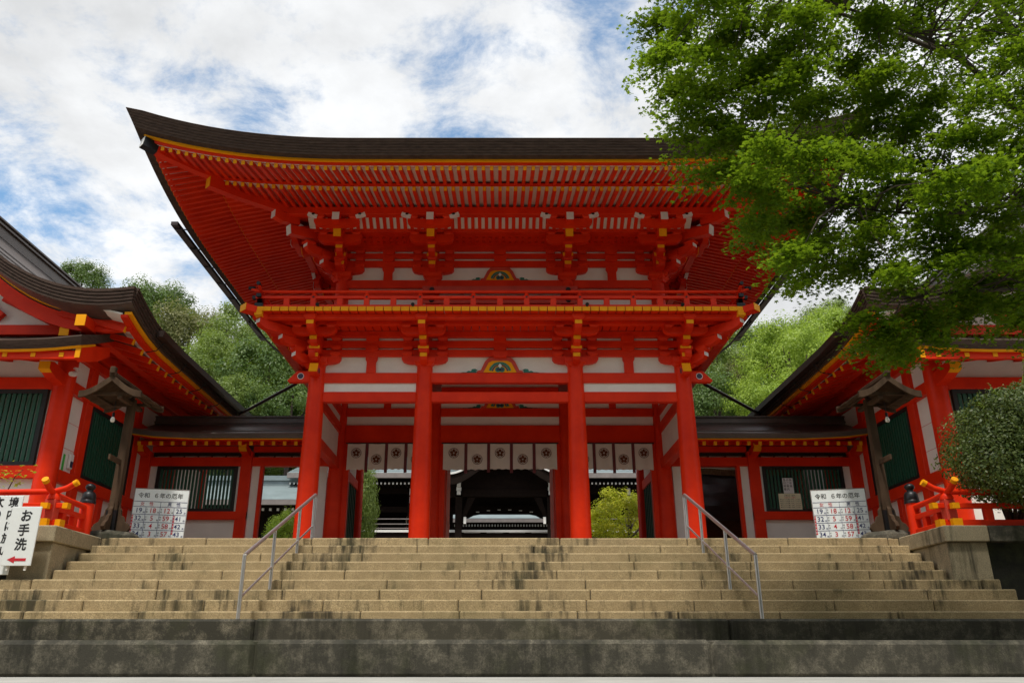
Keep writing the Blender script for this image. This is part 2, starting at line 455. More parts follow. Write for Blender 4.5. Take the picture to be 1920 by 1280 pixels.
# --- frog-leg struts
def frogleg(F, a, z, sc, o, parent):
    def az(poly, o0, o1):
        mm = MB(); F.az(mm, [(a + x * sc, z + y * sc) for x, y in poly], o0, o1); return mm
    out = [(-.62, 0), (-.60, .05), (-.50, .10), (-.40, .32), (-.30, .43), (-.18, .45), (.18, .45), (.30, .43), (.40, .32), (.50, .10), (.60, .05), (.62, 0)]
    fr = P('frog_leg_strut', az(out, o, o + .07), REDF, parent, .006, label='red frog-leg strut with painted yellow and green ornament')
    arc = lambda r1, r2, t0, t1, n=10: [(r1 * math.cos(R(t0 + (t1 - t0) * i / n)), r2 * math.sin(R(t0 + (t1 - t0) * i / n))) for i in range(n + 1)]
    P('yellow_field', az([(-.44, .006), (-.30, .28), (-.20, .33), (.20, .33), (.30, .28), (.44, .006)], o + .071, o + .078), GOLD, fr)
    ring = arc(.30, .30, 12, 168) + list(reversed(arc(.235, .24, 12, 168)))
    P('green_scroll', az(ring, o + .079, o + .086), TEAL, fr)
    ring = arc(.225, .23, 12, 168) + list(reversed(arc(.19, .2, 12, 168)))
    P('blue_scroll', az(ring, o + .079, o + .085), BLUEP, fr)
    for sx in (-.055, .055):
        P('petal', az([(sx + .075 * math.cos(t), .085 + .075 * math.sin(t)) for t in np.linspace(0, 2 * math.pi, 12, endpoint=False)], o + .080, o + .087), TEAL, fr)
        P('petal', az([(sx + .04 * math.cos(t), .085 + .04 * math.sin(t)) for t in np.linspace(0, 2 * math.pi, 10, endpoint=False)], o + .088, o + .091), BLUEP, fr)
    P('petal', az([(0, .26), (-.05, .19), (0, .12), (.05, .19)], o + .079, o + .088), PALECAP, fr)
    for s in (-1, 1):
        tail = [(s * x, y) for x, y in ((.64, .005), (1.12, .005), (.98, .035), (.90, .035), (.83, .075), (.77, .06), (.75, .12), (.66, .13), (.60, .09), (.66, .075), (.62, .05))]
        P('scroll_tail', az(tail, o + .003, o + .02), TEAL, fr)
        P('tail_line', az([(s * .66, .006), (s * 1.2, .006), (s * 1.2, .016), (s * .66, .022)], o + .021, o + .025), BLUEP, fr)
        P('nail_cover', az([(s * .53 + .022 * math.cos(t), .09 + .022 * math.sin(t)) for t in np.linspace(0, 2 * math.pi, 8, endpoint=False)], o + .071, o + .085), PALECAP, fr)
frogleg(FF, 0, 4.574, .95, .0, gate)
bk = MB(); FF.az(bk, [(-.13, 4.96), (.13, 4.96), (.20, 5.02), (.20, 5.13), (-.20, 5.13), (-.20, 5.02)], .0, .16); P('bearing_block', bk, RED, bevel=.006)

# --- bracket sets
def arm_profile(o0, tip, zt, zb, nose):
    """side view of a projecting arm, curved up to its nose"""
    return [(o0, zt), (tip, zt), (tip, zt - nose), (tip - .06, zt - nose - (zt - nose - zb) * .55), (tip - .15, zb + .02), (tip - .24, zb), (o0, zb)]
def cross_poly(c, half, zt, zb):
    h = zt - zb
    return [(c - half, zt), (c + half, zt), (c + half, zt - h * .42), (c + half - .05, zb + h * .25), (c + half - .15, zb + .015), (c + half - .26, zb),
            (c - half + .26, zb), (c - half + .15, zb + .015), (c - half + .05, zb + h * .25), (c - half, zt - h * .42)]
def block(F, a, o, z0, z1, w, par, name='bearing_block', d=None, mat=RED):
    w *= F.bs; d = d or w; h = z1 - z0; mm = MB()
    q = lambda k: [(-w / 2 * k, -d / 2 * k), (w / 2 * k, -d / 2 * k), (w / 2 * k, d / 2 * k), (-w / 2 * k, d / 2 * k)]
    rings = [[F.pt(a + x, o + y, z) for x, y in q(k)] for k, z in ((.66, z0), (.75, z0 + h * .2), (1.0, z0 + h * .45), (1.0, z1))]
    mm.loft(rings); return P(name, mm, mat, par)
def nose_arm(F, a, w, tip, zt, zb, nose, par, cap, o0=-.05):
    mm = MB(); F.oz(mm, arm_profile(o0, tip, zt, zb, nose), a - w / 2, a + w / 2)
    P('bracket_arm', mm, RED, par)
    c = MB(); F.box(c, a - w / 2 - .002, a + w / 2 + .002, tip - .003, tip + .007, zt - nose, zt - .004)
    P('end_cap', c, cap, par)
def bracket_low(F, a, base=4.72, diag=1.0, cap=GOLD, full=True):
    k = diag
    if full:
        d = block(F, a, 0, base, 4.93, .54, gate, 'bracket_base')
        mm = MB(); F.az(mm, cross_poly(a, .58, 5.0, 4.80), -.02, .14); P('bracket_arm', mm, RED, d)
        for q in (-.44, .44):
            block(F, a + q, .05, 4.99, 5.10, .26, d)
            block(F, a + q, .06, 5.17, 5.27, .26, d); block(F, a + q, .06, 5.41, 5.54, .26, d)
    else:
        d = block(F, a, .16, 4.66, 4.86, .30, gate, 'bracket_base')
    w = .17
    nose_arm(F, a, w, .5 * k, 4.96, 4.74, .10, d, cap)
    block(F, a, .44 * k, 4.965, 5.12, .26, d)
    if full: c = bx(F, a - .132, a + .132, .44 + .131, .44 + .137, 5.05, 5.118); P('end_cap', c, cap, d)
    nose_arm(F, a, w, .78 * k, 5.31, 5.09, .10, d, cap)
    nose_arm(F, a, w, 1.22 * k, 5.545, 5.32, .10, d, cap)
    block(F, a, 1.14 * k, 5.545, 5.685, .30, d)
    if full:
        mm = MB(); F.az(mm, cross_poly(a, .55, 5.53, 5.34), .62, .78); P('bracket_arm', mm, RED, d)
        for q in (-.42, 0, .42): block(F, a + q, .70, 5.525, 5.62, .24, d)
    return d
def bracket_up(F, a, k=1.0, full=True, cap=GOLD):
    if full:
        d = block(F, a, 0, 7.28, 7.50, .50, gate, 'bracket_base')
        mm = MB(); F.az(mm, cross_poly(a, .56, 7.68, 7.49), -.02, .14); P('bracket_arm', mm, RED, d)
        for q in (-.43, .43):
            block(F, a + q, .05, 7.67, 7.78, .25, d); block(F, a + q, .06, 7.87, 8.0, .25, d); block(F, a + q, .06, 8.09, 8.21, .25, d)
    else:
        d = block(F, a, .14, 7.22, 7.42, .28, gate, 'bracket_base')
    w = .17
    nose_arm(F, a, w, .47 * k, 7.70, 7.47, .10, d, cap)
    block(F, a, .42 * k, 7.705, 7.90, .27, d)
    if full: P('end_cap', bx(F, a - .137, a + .137, .42 + .136, .42 + .142, 7.80, 7.895), cap, d)
    nose_arm(F, a, w, .82 * k, 7.99, 7.76, .09, d, cap)
    block(F, a, .76 * k, 7.99, 8.06, .26, d)
    # tail rafter with squared end
    mm = MB(); mm.beam(F.pt(a, -.1, 8.46), F.pt(a, 1.16 * k, 8.19), .19, .25); P('tail_rafter', mm, RED, d)
    mm = MB(); mm.beam(F.pt(a, 1.161 * k, 8.19), F.pt(a, 1.175 * k, 8.187), .195, .255); P('end_cap', mm, cap, d)
    mm = MB(); F.oz(mm, [(1.0 * k, 8.60), (1.48 * k, 8.58), (1.48 * k, 8.37), (1.3 * k, 8.33), (1.0 * k, 8.40)], a - .09, a + .09); P('nose_beam', mm, RED, d)
    P('end_cap', bx(F, a - .092, a + .092, 1.481 * k, 1.49 * k, 8.37, 8.58), PALECAP, d)
    if full:
        mm = MB(); F.az(mm, cross_poly(a, .58, 8.30, 8.04), .67, .83); P('bracket_arm', mm, RED, d)
        for q in (-.44, 0, .44): block(F, a + q, .75, 8.29, 8.37, .24, d)
        mm = MB(); F.az(mm, cross_poly(a, .58, 8.46, 8.26), 1.20, 1.36); P('bracket_arm', mm, RED, d)
        for q in (-.44, 0, .44): block(F, a + q, 1.28, 8.455, 8.57, .24, d)
        for q in (-1, 1):
            mm = MB(); mm.beam(F.pt(a + q * .50, 1.36, 8.50), F.pt(a + q * .74, 1.36, 8.585), .10, .09); P('scroll_nose', mm, PALECAP, d)
            mm = MB(); mm.lathe(F.pt(a + q * .60, 1.36, 8.58), [(.0, -.04), (.06, -.03), (.07, 0), (.05, .03), (.0, .04)], 10); P('scroll_knob', mm, BLACKM, d, smooth=True)
    return d
for x in CX: bracket_low(FF, x)
for F in (FL, FR):
    for a in (-3.2, 0, 3.2): bracket_low(F, a)
FDL = Frame(-4.6, YF, R(-45)); FDR = Frame(4.6, YF, R(45))
FDL.ze = FDR.ze = .007
for F in (FDL, FDR): bracket_low(F, 0, diag=1.45, cap=PALECAP, full=False)
# carved beam noses at the corner columns
for s in (-1, 1):
    mm = MB(); FF.az(mm, [(s * 4.78, 4.33), (s * 5.30, 4.33), (s * 5.33, 4.37), (s * 5.10, 4.62), (s * 4.78, 4.62)], -.08, .08); n1 = P('beam_nose', mm, RED, bevel=.01)
    ds = MB().tube([FF.pt(s * 5.0, .081, 4.48), FF.pt(s * 5.0, .088, 4.48)], .085, 14); P('metal_disc', ds, PALECAP, n1)
    ds = MB().tube([FF.pt(s * 5.0, .088, 4.48), FF.pt(s * 5.0, .093, 4.48)], .068, 14); P('metal_disc', ds, BLUEP, n1)
    mm = MB(); FF.oz(mm, [(.15, 4.70), (.42, 4.70), (.52, 4.46), (.45, 4.42), (.15, 4.42)], s * 4.6 - .1, s * 4.6 + .1); n2 = P('beam_nose', mm, RED)
    mm = MB(); FF.oz(mm, [(.425, 4.70), (.445, 4.70), (.535, 4.475), (.522, 4.46)], s * 4.6 - .104, s * 4.6 + .104); P('end_cap', mm, GOLD, n2)
    ds = MB().tube([FF.pt(s * (4.6 - .101), .3, 4.55), FF.pt(s * (4.6 - .106), .3, 4.55)], .07, 12); P('metal_disc', ds, BLUEP, n2)

# --- balcony
BX, BY0, BY1 = 6.02, 17.78, 27.02
Pl_z0, Pl_z1 = 5.69, 5.795
for (y, z0, z1, w) in ((18.05, 5.57, 5.689, .16), (18.5, 5.60, 5.688, .14)):
    o = 19.2 - y
    m = MB(); m.box(-4.6 - o - .25, 4.6 + o + .25, y - w / 2, y + w / 2, z0, z1); P('balcony_beam', m, RED, bevel=.008)
    for s in (-1, 1):
        m = MB(); m.box(s * (4.6 + o) - w / 2, s * (4.6 + o) + w / 2, y + w / 2 + .002, 25.6 + o, z0 + .003, z1 - .003); P('balcony_beam', m, RED, bevel=.008)
step = .2095
n = int(round(2 * (BX - .3) / step)); step = 2 * (BX - .3) / n
pm, _ = make_mesh('floor_plank', MB().box(-step / 2 + .011, step / 2 - .011, -1.0, 1.0, -.05, .05), RED, .005)
pc, _ = make_mesh('end_cap', MB().box(-step / 2 + .010, step / 2 - .010, -.008, .008, -.054, .054), GOLD)
for i in range(n):
    x = -BX + .3 + step * (i + .5)
    p = place('floor_plank', pm, gate, (x, BY0 + 1.012, (Pl_z0 + Pl_z1) / 2 + .004))
    place('end_cap', pc, p, (x, BY0 + .003, (Pl_z0 + Pl_z1) / 2 + .004))
ns = int(round((BY1 - BY0 - .6) / step))
pm2, _ = make_mesh('floor_plank', MB().box(-.9, .9, -step / 2 + .006, step / 2 - .006, -.05, .05), RED, .005)
pc2, _ = make_mesh('end_cap', MB().box(-.008, .008, -step / 2 + .004, step / 2 - .004, -.054, .054), GOLD)
for s in (-1, 1):
    for i in range(ns):
        y = BY0 + .3 + step * (i + .5)
        if y < BY0 + 2.0 and False: continue
        p = place('floor_plank', pm2, gate, (s * (BX - .912), y, (Pl_z0 + Pl_z1) / 2 - .0025))
        place('end_cap', pc2, p, (s * (BX - .003), y, (Pl_z0 + Pl_z1) / 2 - .0025))
    # corner diagonal beam with gold ends
    F = FDL if s < 0 else FDR
    m = bx(F, -.13, .13, 1.5, 2.18, 5.63, 5.80); cb = P('corner_beam', m, RED, bevel=.008)
    P('end_cap', bx(F, -.134, .134, 2.181, 2.195, 5.632, 5.80), GOLD, cb)
    m = MB(); m.box(s * (BX - .32), s * (BX + .02), BY0 - .012, BY0 + .02, 5.70, 5.80); P('end_cap', m, GOLD, cb)
    m = MB(); m.box(s * (BX - .30), s * (BX - .12), BY0 - .02, BY0 + .3, 5.58, 5.70); P('corner_block', m, GOLD, cb)
# railing of the balcony
RY, RX = 17.95, 5.85
def rail_run(p0, p1, n):
    p0 = Vector(p0); p1 = Vector(p1); d = (p1 - p0); ln = d.length; d /= ln
    ext = d * .22
    m = MB(); m.beam(p0 + Vector((0, 0, 5.855)), p1 + Vector((0, 0, 5.855)), .12, .09); P('rail', m, RED, bevel=.006)
    m = MB(); m.beam(p0 - ext * .7 + Vector((0, 0, 6.105)), p1 + ext * .7 + Vector((0, 0, 6.105)), .10, .07); P('rail', m, RED, bevel=.006)
    pts = []
    for t, zz in ((-1.0, .10), (-.55, .035), (0, 0)): pts.append(p0 + ext * (-t if False else t) * 1.2 + Vector((0, 0, 6.265 + zz)))
    for t, zz in ((0, 0), (.55, .035), (1.0, .10)): pts.append(p1 + ext * t * 1.2 + Vector((0, 0, 6.265 + zz)))
    m = MB().tube(pts, .038, 10); P('top_rail', m, RED, smooth=True)
    for e, sg in ((pts[0], -1), (pts[-1], 1)):
        m = MB().tube([e - d * sg * .10, e + d * sg * .05], .046, 10); P('rail_cap', m, BLACKM, smooth=True)
    for e, sg in ((p0, -1), (p1, 1)):
        q = e + d * sg * .16 + Vector((0, 0, 6.105)); m = MB(); m.beam(q - d * sg * .05, q + d * sg * .03, .112, .082); P('rail_cap', m, BLACKM)
    for i in range(2 * n + 1):
        q = p0 + d * ln * i / (2 * n)
        if i % 2 == 0:
            m = MB(); r = d.cross(Vector((0, 0, 1)))
            m.beam(q + Vector((0, 0, 5.9)), q + Vector((0, 0, 6.07)), .13, .11)
            pp = P('rail_post', m, RED, bevel=.004)
            m = MB().tube([q + Vector((0, 0, 6.13)), q + Vector((0, 0, 6.16)), q + Vector((0, 0, 6.19)), q + Vector((0, 0, 6.235))], [.075, .07, .05, .04], 10); P('post_cap', m, RED, pp, smooth=True)
            m = MB().tube([q + r * .052 + Vector((0, 0, 6.105)), q + r * .066 + Vector((0, 0, 6.105))], .022, 8); P('stud', m, BLACKM, pp)
        else:
            m = MB(); m.beam(q + Vector((0, 0, 5.9)), q + Vector((0, 0, 6.07)), .14, .09); P('rail_strut', m, RED, bevel=.004)
rail_run((-RX, RY, 0), (RX, RY, 0), 9)
for s in (-1, 1): rail_run((s * RX, RY, 0), (s * RX, 26.85, 0), 7)
for s in (-1, 1):
    m = MB(); m.box(s * (RX - .1), s * (RX + .1), RY - .1, RY + .1, 5.80, 5.93); P('corner_shoe', m, BLACKM)

# --- upper storey wall
UX, UY0, UY1 = 4.22, 19.58, 25.22
UCX = (-4.22, -1.8, 1.8, 4.22)
um, _ = make_mesh('column', MB().lathe((0, 0, 0), [(.19, 0), (.185, .8), (.175, 1.5)], 20), RED, smooth=True, center=False)
for y in (UY0, 22.4, UY1):
    for x in UCX:
        if abs(x) < 3 and y == 22.4: continue
        place('column', um, gate, (x, y, 5.80))
UF = Frame(0, UY0, 0); UL = Frame(-UX, 22.4, -math.pi / 2); UR = Frame(UX, 22.4, math.pi / 2)
for _F in (UL, UR): _F.ze = .004; _F.bs = .98
def upper_wall(F, bays, front):
    for i, (a, b) in enumerate(bays):
        ctr = front and i == 1; mid = (a + b) / 2
        P('plaster_panel', bx(F, a + .15, b - .15, -.05, 0, 5.80, 8.5), WHITE)
        P('tie_beam', bx(F, a + .1, b - .1, -.06, .09, 7.08, 7.31), RED, bevel=.01)
        if ctr:
            P('door_lintel', bx(F, a - .25, b + .25, .19, .26, 6.86, 7.06), REDF, bevel=.008)
            P('threshold', bx(F, a - .25, b + .25, .19, .26, 6.56, 6.74), REDF, bevel=.008)
            for q in (-.72, .72):
                dr = P('door', bx(F, mid + q - .70, mid + q + .70, .0, .05, 5.82, 6.85), REDF, bevel=.01)
                for z in (6.70, 5.95): P('iron_strap', bx(F, mid + q - .69, mid + q + .69, .051, .062, z, z + .12), BLACKM, dr)
            for q in (a, b):
                for z in (6.96, 6.65):
                    m = MB().tube([F.pt(q, .26, z), F.pt(q, .30, z)], [.075, .045], 6); P('nail_cover', m, BLACKM)
        else:
            P('tie_beam', bx(F, a + .1, b - .1, -.06, .10, 6.82, 7.02), RED, bevel=.01)
            wn_ = P('window', bx(F, a + .45, b - .45, .0, .04, 5.9, 6.5), BLACKF)
            st = MB(); F.az(st, [(mid - .12, 7.311), (mid + .12, 7.311), (mid + .115, 7.55), (mid + .16, 7.63), (mid + .16, 7.71), (mid - .16, 7.71), (mid - .16, 7.63), (mid - .115, 7.55)], .0, .08); P('strut', st, RED)
        for z0, z1 in ((7.89, 7.97), (8.11, 8.19)):
            bk = MB(); F.az(bk, [(mid - .10, z0 - .05), (mid + .10, z0 - .05), (mid + .16, z0), (mid + .16, z1 + .05), (mid - .16, z1 + .05), (mid - .16, z0)], .0, .13); P('bearing_block', bk, RED)
    a, b = bays[0][0], bays[-1][1]
    for z0, z1 in ((7.71, 7.89), (7.97, 8.11), (8.19, 8.44)):
        P('wall_beam', bx(F, a - .3, b + .3, -.09, .09, z0, z1), RED, bevel=.01)
upper_wall(UF, [(-4.22, -1.8), (-1.8, 1.8), (1.8, 4.22)], True)
upper_wall(UL, [(-2.82, 0), (0, 2.82)], False)
upper_wall(UR, [(-2.82, 0), (0, 2.82)], False)
frogleg(UF, 0, 7.314, .86, .0, gate)
for x in UCX: bracket_up(UF, x)
for F in (UL, UR):
    for a in (-2.82, 0, 2.82): bracket_up(F, a)
UDL = Frame(-UX, UY0, R(-45)); UDR = Frame(UX, UY0, R(45))
UDL.ze = UDR.ze = .007
for F in (UDL, UDR): bracket_up(F, 0, 1.5, False, PALECAP)

# --- eaves
U0 = 4.20
def lift(c): return .80 * max(0.0, 1 - max(c, 0) / 5.2) ** 2.3
def wgt(u): return max(0.0, (u - .9) / 3.3)
def zbase(u): return 8.79 - .225 * (u - 1.3)
def zfly(u): return 8.64 - .29 * (u - 2.68)
def eave_pt(side, t, u, z):
    """side 0 front (t=x), 1 left, 2 right, 3 back; u outwards from the upper wall line"""
    if side in (0, 3):
        c = UX + U0 - abs(t); y = UY0 - u if side == 0 else UY1 + u
        return Vector((t, y, z + lift(c) * wgt(u)))
    c = 2.82 + U0 - abs(t - 22.4); x = (UX + u) * (-1 if side == 1 else 1)
    return Vector((x, t, z + lift(c) * wgt(u)))
RSP = .19
def rafter(side, t, half):
    ext = abs(t - (22.4 if side in (1, 2) else 0)) - half
    if ext < 2.55:
        ua = max(-.3, ext)
        p0 = eave_pt(side, t, ua, zbase(ua) + .05); p1 = eave_pt(side, t, 2.68, zbase(2.68) + .05)
        r = P('base_rafter', MB().beam(p0, p1, .084, .105), RED)
        d = (p1 - p0).normalized(); P('end_cap', MB().beam(p1 + d * .001, p1 + d * .006, .083, .104), GOLD, r)
    if ext < 3.7:
        ua = max(2.5, ext)
        p0 = eave_pt(side, t, ua, zfly(ua) + .05); p1 = eave_pt(side, t, 3.85, zfly(3.85) + .05)
        r = P('flying_rafter', MB().beam(p0, p1, .080, .10), RED)
        d = (p1 - p0).normalized(); P('end_cap', MB().beam(p1 + d * .001, p1 + d * .006, .079, .099), GOLD, r)
nf = int((UX + 3.6) / RSP)
for i in range(-nf, nf + 1): rafter(0, i * RSP, UX)
nsd = int((2.82 + 3.6) / RSP)
for sd_ in (1, 2):
    for i in range(-nsd, nsd + 1): rafter(sd_, 22.4 + i * RSP, 2.82)
# strips that follow the eave: boards above the rafters, fillets, layered roof edge
def eave_strip(name, mat, prof, smooth=False, sides=(0, 1, 2, 3), N=44):
    out = []
    for side in sides:
        half = UX if side in (0, 3) else 2.82
        mb = MB(); rings = []
        for i in range(N + 1):
            s = -1 + 2 * i / N
            ring = []
            for u, z in prof:
                A = half + u
                ring.append(eave_pt(side, s * A + (22.4 if side in (1, 2) else 0), u, z))
            rings.append(ring)
        mb.loft(rings)
        out.append(P(name, mb, mat, smooth=smooth))
    return out
eave_strip('soffit_board', WHITE, [(-.1, zbase(-.1) + .104), (2.66, zbase(2.66) + .104), (2.66, zbase(2.66) + .12), (-.1, zbase(-.1) + .12)])
eave_strip('soffit_board', WHITE, [(2.6, zfly(2.6) + .102), (3.86, zfly(3.86) + .102), (3.86, zfly(3.86) + .115), (2.6, zfly(2.6) + .115)])
eave_strip('rafter_fillet', RED, [(2.58, zbase(2.66) + .126), (2.70, zbase(2.66) + .126), (2.70, zbase(2.66) + .19), (2.58, zbase(2.66) + .19)])
eave_strip('eave_fillet', RED, [(3.76, 8.425), (3.90, 8.405), (3.92, 8.52), (3.76, 8.56)])
eave_strip('gold_fillet', GOLD, [(3.90, 8.465), (3.985, 8.455), (3.99, 8.50), (3.90, 8.53)], sides=(0, 3))
edge = [(3.7, 8.60), (3.90, 8.51), (4.16, 8.495)]
zz_ = 8.495; uu_ = 4.16
for i in range(6):
    edge += [(uu_ + .012, zz_ + .052), (uu_ + .03, zz_ + .054)]
    zz_ += .054; uu_ += .03
edge += [(4.335, 8.835), (4.2, 8.90), (3.6, 8.95)]
eave_strip('roof_edge', BARK, edge)
# purlins, inner beams, ribbed panels
for (o, z0, z1, w, nm) in ((1.30, 8.57, 8.785, .2, 'purlin'), (.75, 8.37, 8.54, .17, 'eave_beam')):
    m = MB(); m.box(-UX - o - .35, UX + o + .35, UY0 - o - w / 2, UY0 - o + w / 2, z0, z1); P(nm, m, RED, bevel=.01)
    for s in (-1, 1):
        m = MB(); m.box(s * (UX + o) - w / 2, s * (UX + o) + w / 2, UY0 - o + w / 2 + .002, UY1 + o, z0 + .003, z1 - .003); P(nm, m, RED, bevel=.01)
for F, L in ((UF, UX), (UL, 2.82), (UR, 2.82)):
    mb = MB(); F.oz(mb, [(.84, 8.45), (1.21, 8.66), (1.21, 8.69), (.84, 8.48)], -L - .8, L + .8); P('ribbed_panel', mb, WHITE)
    mb = MB(); F.oz(mb, [(.09, 8.40), (.66, 8.46), (.66, 8.49), (.09, 8.44)], -L - .4, L + .4); P('ribbed_panel', mb, WHITE)
    k = int((L + .7) / .178)
    for i in range(-k, k + 1):
        a = i * .178
        mb = MB(); F.oz(mb, [(.83, 8.40), (1.22, 8.61), (1.22, 8.655), (.83, 8.445)], a - .045, a + .045); P('rib', mb, RED)
        mb = MB(); F.oz(mb, [(.09, 8.34), (.665, 8.40), (.665, 8.455), (.09, 8.395)], a - .05, a + .05); P('rib', mb, RED)
    for o_ in (.16, .36, .56):
        mb = MB(); F.oz(mb, [(o_ - .062, 8.338 + .105 * o_ - .01), (o_ + .062, 8.338 + .105 * o_ + .003), (o_ + .062, 8.40 + .105 * o_), (o_ - .062, 8.40 + .105 * o_ - .012)], -L - .4, L + .4); P('batten', mb, RED)
# hip rafters
for s in (-1, 1):
    def hp(u, z): return Vector((s * (UX + u), UY0 - u, z + lift(U0 - u) * wgt(u)))
    b1 = MB(); pts = [hp(u, zbase(u) - .06) for u in (-.2, .8, 1.6, 2.3, 2.82)]
    for p, q in zip(pts[:-1], pts[1:]): b1.beam(p, q + (q - p).normalized() * .01, .2, .26)
    h = P('hip_rafter', b1, RED)
    d = (pts[-1] - pts[-2]).normalized(); P('end_cap', MB().beam(pts[-1] + d * .012, pts[-1] + d * .024, .205, .265), GOLD, h)
    b2 = MB(); pts = [hp(u, zfly(u) + .02) for u in (2.5, 3.1, 3.6, 3.98)]
    for p, q in zip(pts[:-1], pts[1:]): b2.beam(p, q + (q - p).normalized() * .01, .19, .22)
    h2 = P('hip_rafter', b2, RED)
    d = (pts[-1] - pts[-2]).normalized(); P('metal_shoe', MB().beam(pts[-1] - d * .32, pts[-1] + d * .015, .205, .235), BLACKM, h2)
    P('end_cap', MB().beam(pts[-1] + d * .016, pts[-1] + d * .026, .20, .23), PALECAP, h2)
    if True:
        bell = hp(3.7, zfly(3.7) - .1)
# roof surface
mb = MB(); rings = []; N = 30
def roof_z(e): return 8.86 + .38 * e + .03 * e * e
for j in range(9):
    e = 3.0 * j / 8; u = 4.30 - e; ring = []
    A, B = UX + u, 2.82 + u
    for side in (0, 2, 3, 1):
        half = A if side in (0, 3) else B
        for i in range(N):
            s = -1 + 2 * i / N
            if side in (3, 1): s = -s
            c = half - abs(s * half)
            z = roof_z(e) + lift(c) * max(0, 1 - e / 3.4)
            y = {0: 22.4 - B, 3: 22.4 + B}.get(side, 22.4 + s * B); x = {1: -A, 2: A}.get(side, s * A)
            ring.append((x, y, z))
    rings.append(ring)
mb.loft(rings, caps=False)
roof = P('roof', mb, BARK, smooth=True)
mb = MB(); pr = [(22.4 - (4.12 - (e - 3.0)) , roof_z(e)) for e in np.linspace(3.0, 7.12, 10)]
pr = pr + [(44.8 - y, z) for y, z in reversed(pr[:-1])]
mb.loft([[(x, y, z - .25) for y, z in pr] + [(x, y, z) for y, z in reversed(pr)] for x in (-6.1, 6.1)])
P('gable_roof', mb, BARK, roof)
mb = MB(); mb.box(-6.3, 6.3, 22.1, 22.7, 12.9, 13.45); P('ridge', mb, COPPER, roof)
for s in (-1, 1):
    mb = MB(); mb.prism([(s * 5.5, 18.5, 10.0), (s * 5.5, 26.3, 10.0), (s * 5.5, 22.4, 12.9)], [(s * 5.6, 18.5, 10.0), (s * 5.6, 26.3, 10.0), (s * 5.6, 22.4, 12.9)]); P('gable_wall', mb, WHITE, roof)
# side gutters hung from the eaves
for s in (-1, 1):
    mb = MB(); mb.box(s * 8.56, s * 8.74, 18.8, 27.4, 8.60, 8.70); gt = P('gutter', mb, GUTTER)
    for i in range(8):
        y = 19.0 + i * 1.15; mb = MB(); mb.beam((s * 8.30, y, 8.55), (s * 8.72, y, 8.595), .03, .02); P('gutter_bracket', mb, BLACKM, gt)
    pts = [(s * 8.65, 25.6, 8.6), (s * 7.6, 25.0, 7.5), (s * 6.05, 24.2, 6.2)]
    P('downpipe', MB().tube(pts, .035, 8), GUTTER, smooth=True)
    pts = [(s * 5.80, 22.0, 5.69), (s * 5.80, 22.0, 5.36), (s * 5.9, 22.1, 5.24), (s * 8.16, 24.4, 4.99)]
    P('downpipe', MB().tube(pts, .05, 10), GUTTER, smooth=True)

# --- inner walls of the gate
MFr = Frame(0, YM, 0)
for i, (a, b) in enumerate(bays_f):
    for z0, z1, o in ((3.55, 4.06, .11), (4.33, 4.57, .10), (5.0, 5.2, .10)):
        P('tie_beam', bx(MFr, a + .2, b - .2, -.1, o, z0, z1), RED, bevel=.01)
    P('plaster_panel', bx(MFr, a + .2, b - .2, -.04, .02, 4.06, 5.68), WHITE)
    if i == 1: frogleg(MFr, 0, 4.575, .9, .025, gate)
    else:
        m_ = (a + b) / 2; P('strut', bx(MFr, m_ - .1, m_ + .1, .021, .08, 4.57, 5.0), RED)
    for q, sgn in ((a, 1), (b, -1)):
        P('door_jamb', bx(MFr, q + sgn * .2, q + sgn * .36, -.1, .1, .02, 3.55), RED, bevel=.01)
for s in (-1, 1):
    # side wall panels of the passage
    for y0, y1 in ((YF + .22, YM - .2), (YM + .2, YR - .2)):
        m = MB(); m.box(s * 4.58, s * 4.62, y0, y1, 3.06, 3.81); P('plaster_panel', m, WHITE)
        m = MB(); m.box(s * 4.50, s * 4.70, y0, y1, 2.78, 3.06); P('tie_beam', m, RED, bevel=.01)
    for y0, y1, z0, z1 in ((YM + .22, YR - .22, .1, 2.78),):
        m = MB(); m.box(s * 4.56, s * 4.64, y0, y1, z0, z1); dp = P('side_panel', m, BLACKF)
        for k in range(10):
            yy = y0 + .12 + k * (y1 - y0 - .24) / 9
            m = MB(); m.box(s * 4.53, s * 4.56, yy - .03, yy + .03, z0, z1); P('lattice_bar', m, GREEN, dp)
    # open door leaves folded back
    m = MB(); m.box(s * 1.50, s * 1.57, YM + .15, YM + 1.75, .06, 3.4); lf = P('door_leaf', m, REDF, bevel=.01)
    for z in (.3, 1.4, 2.5):
        m = MB(); m.box(s * 1.49, s * 1.58, YM + .2, YM + 1.7, z, z + .12); P('iron_strap', m, REDF, lf)
    for y in (YF, YR):
        pass
# rear beams
RFm = Frame(0, YR, 0)
for a, b in bays_f:
    for z0, z1 in ((3.9, 4.15), (4.4, 4.6), (5.1, 5.3)):
        P('tie_beam', bx(RFm, a + .18, b - .18, -.09, .09, z0, z1), RED)
    P('plaster_panel', bx(RFm, a + .18, b - .18, -.03, .03, 4.6, 5.68), WHITE)
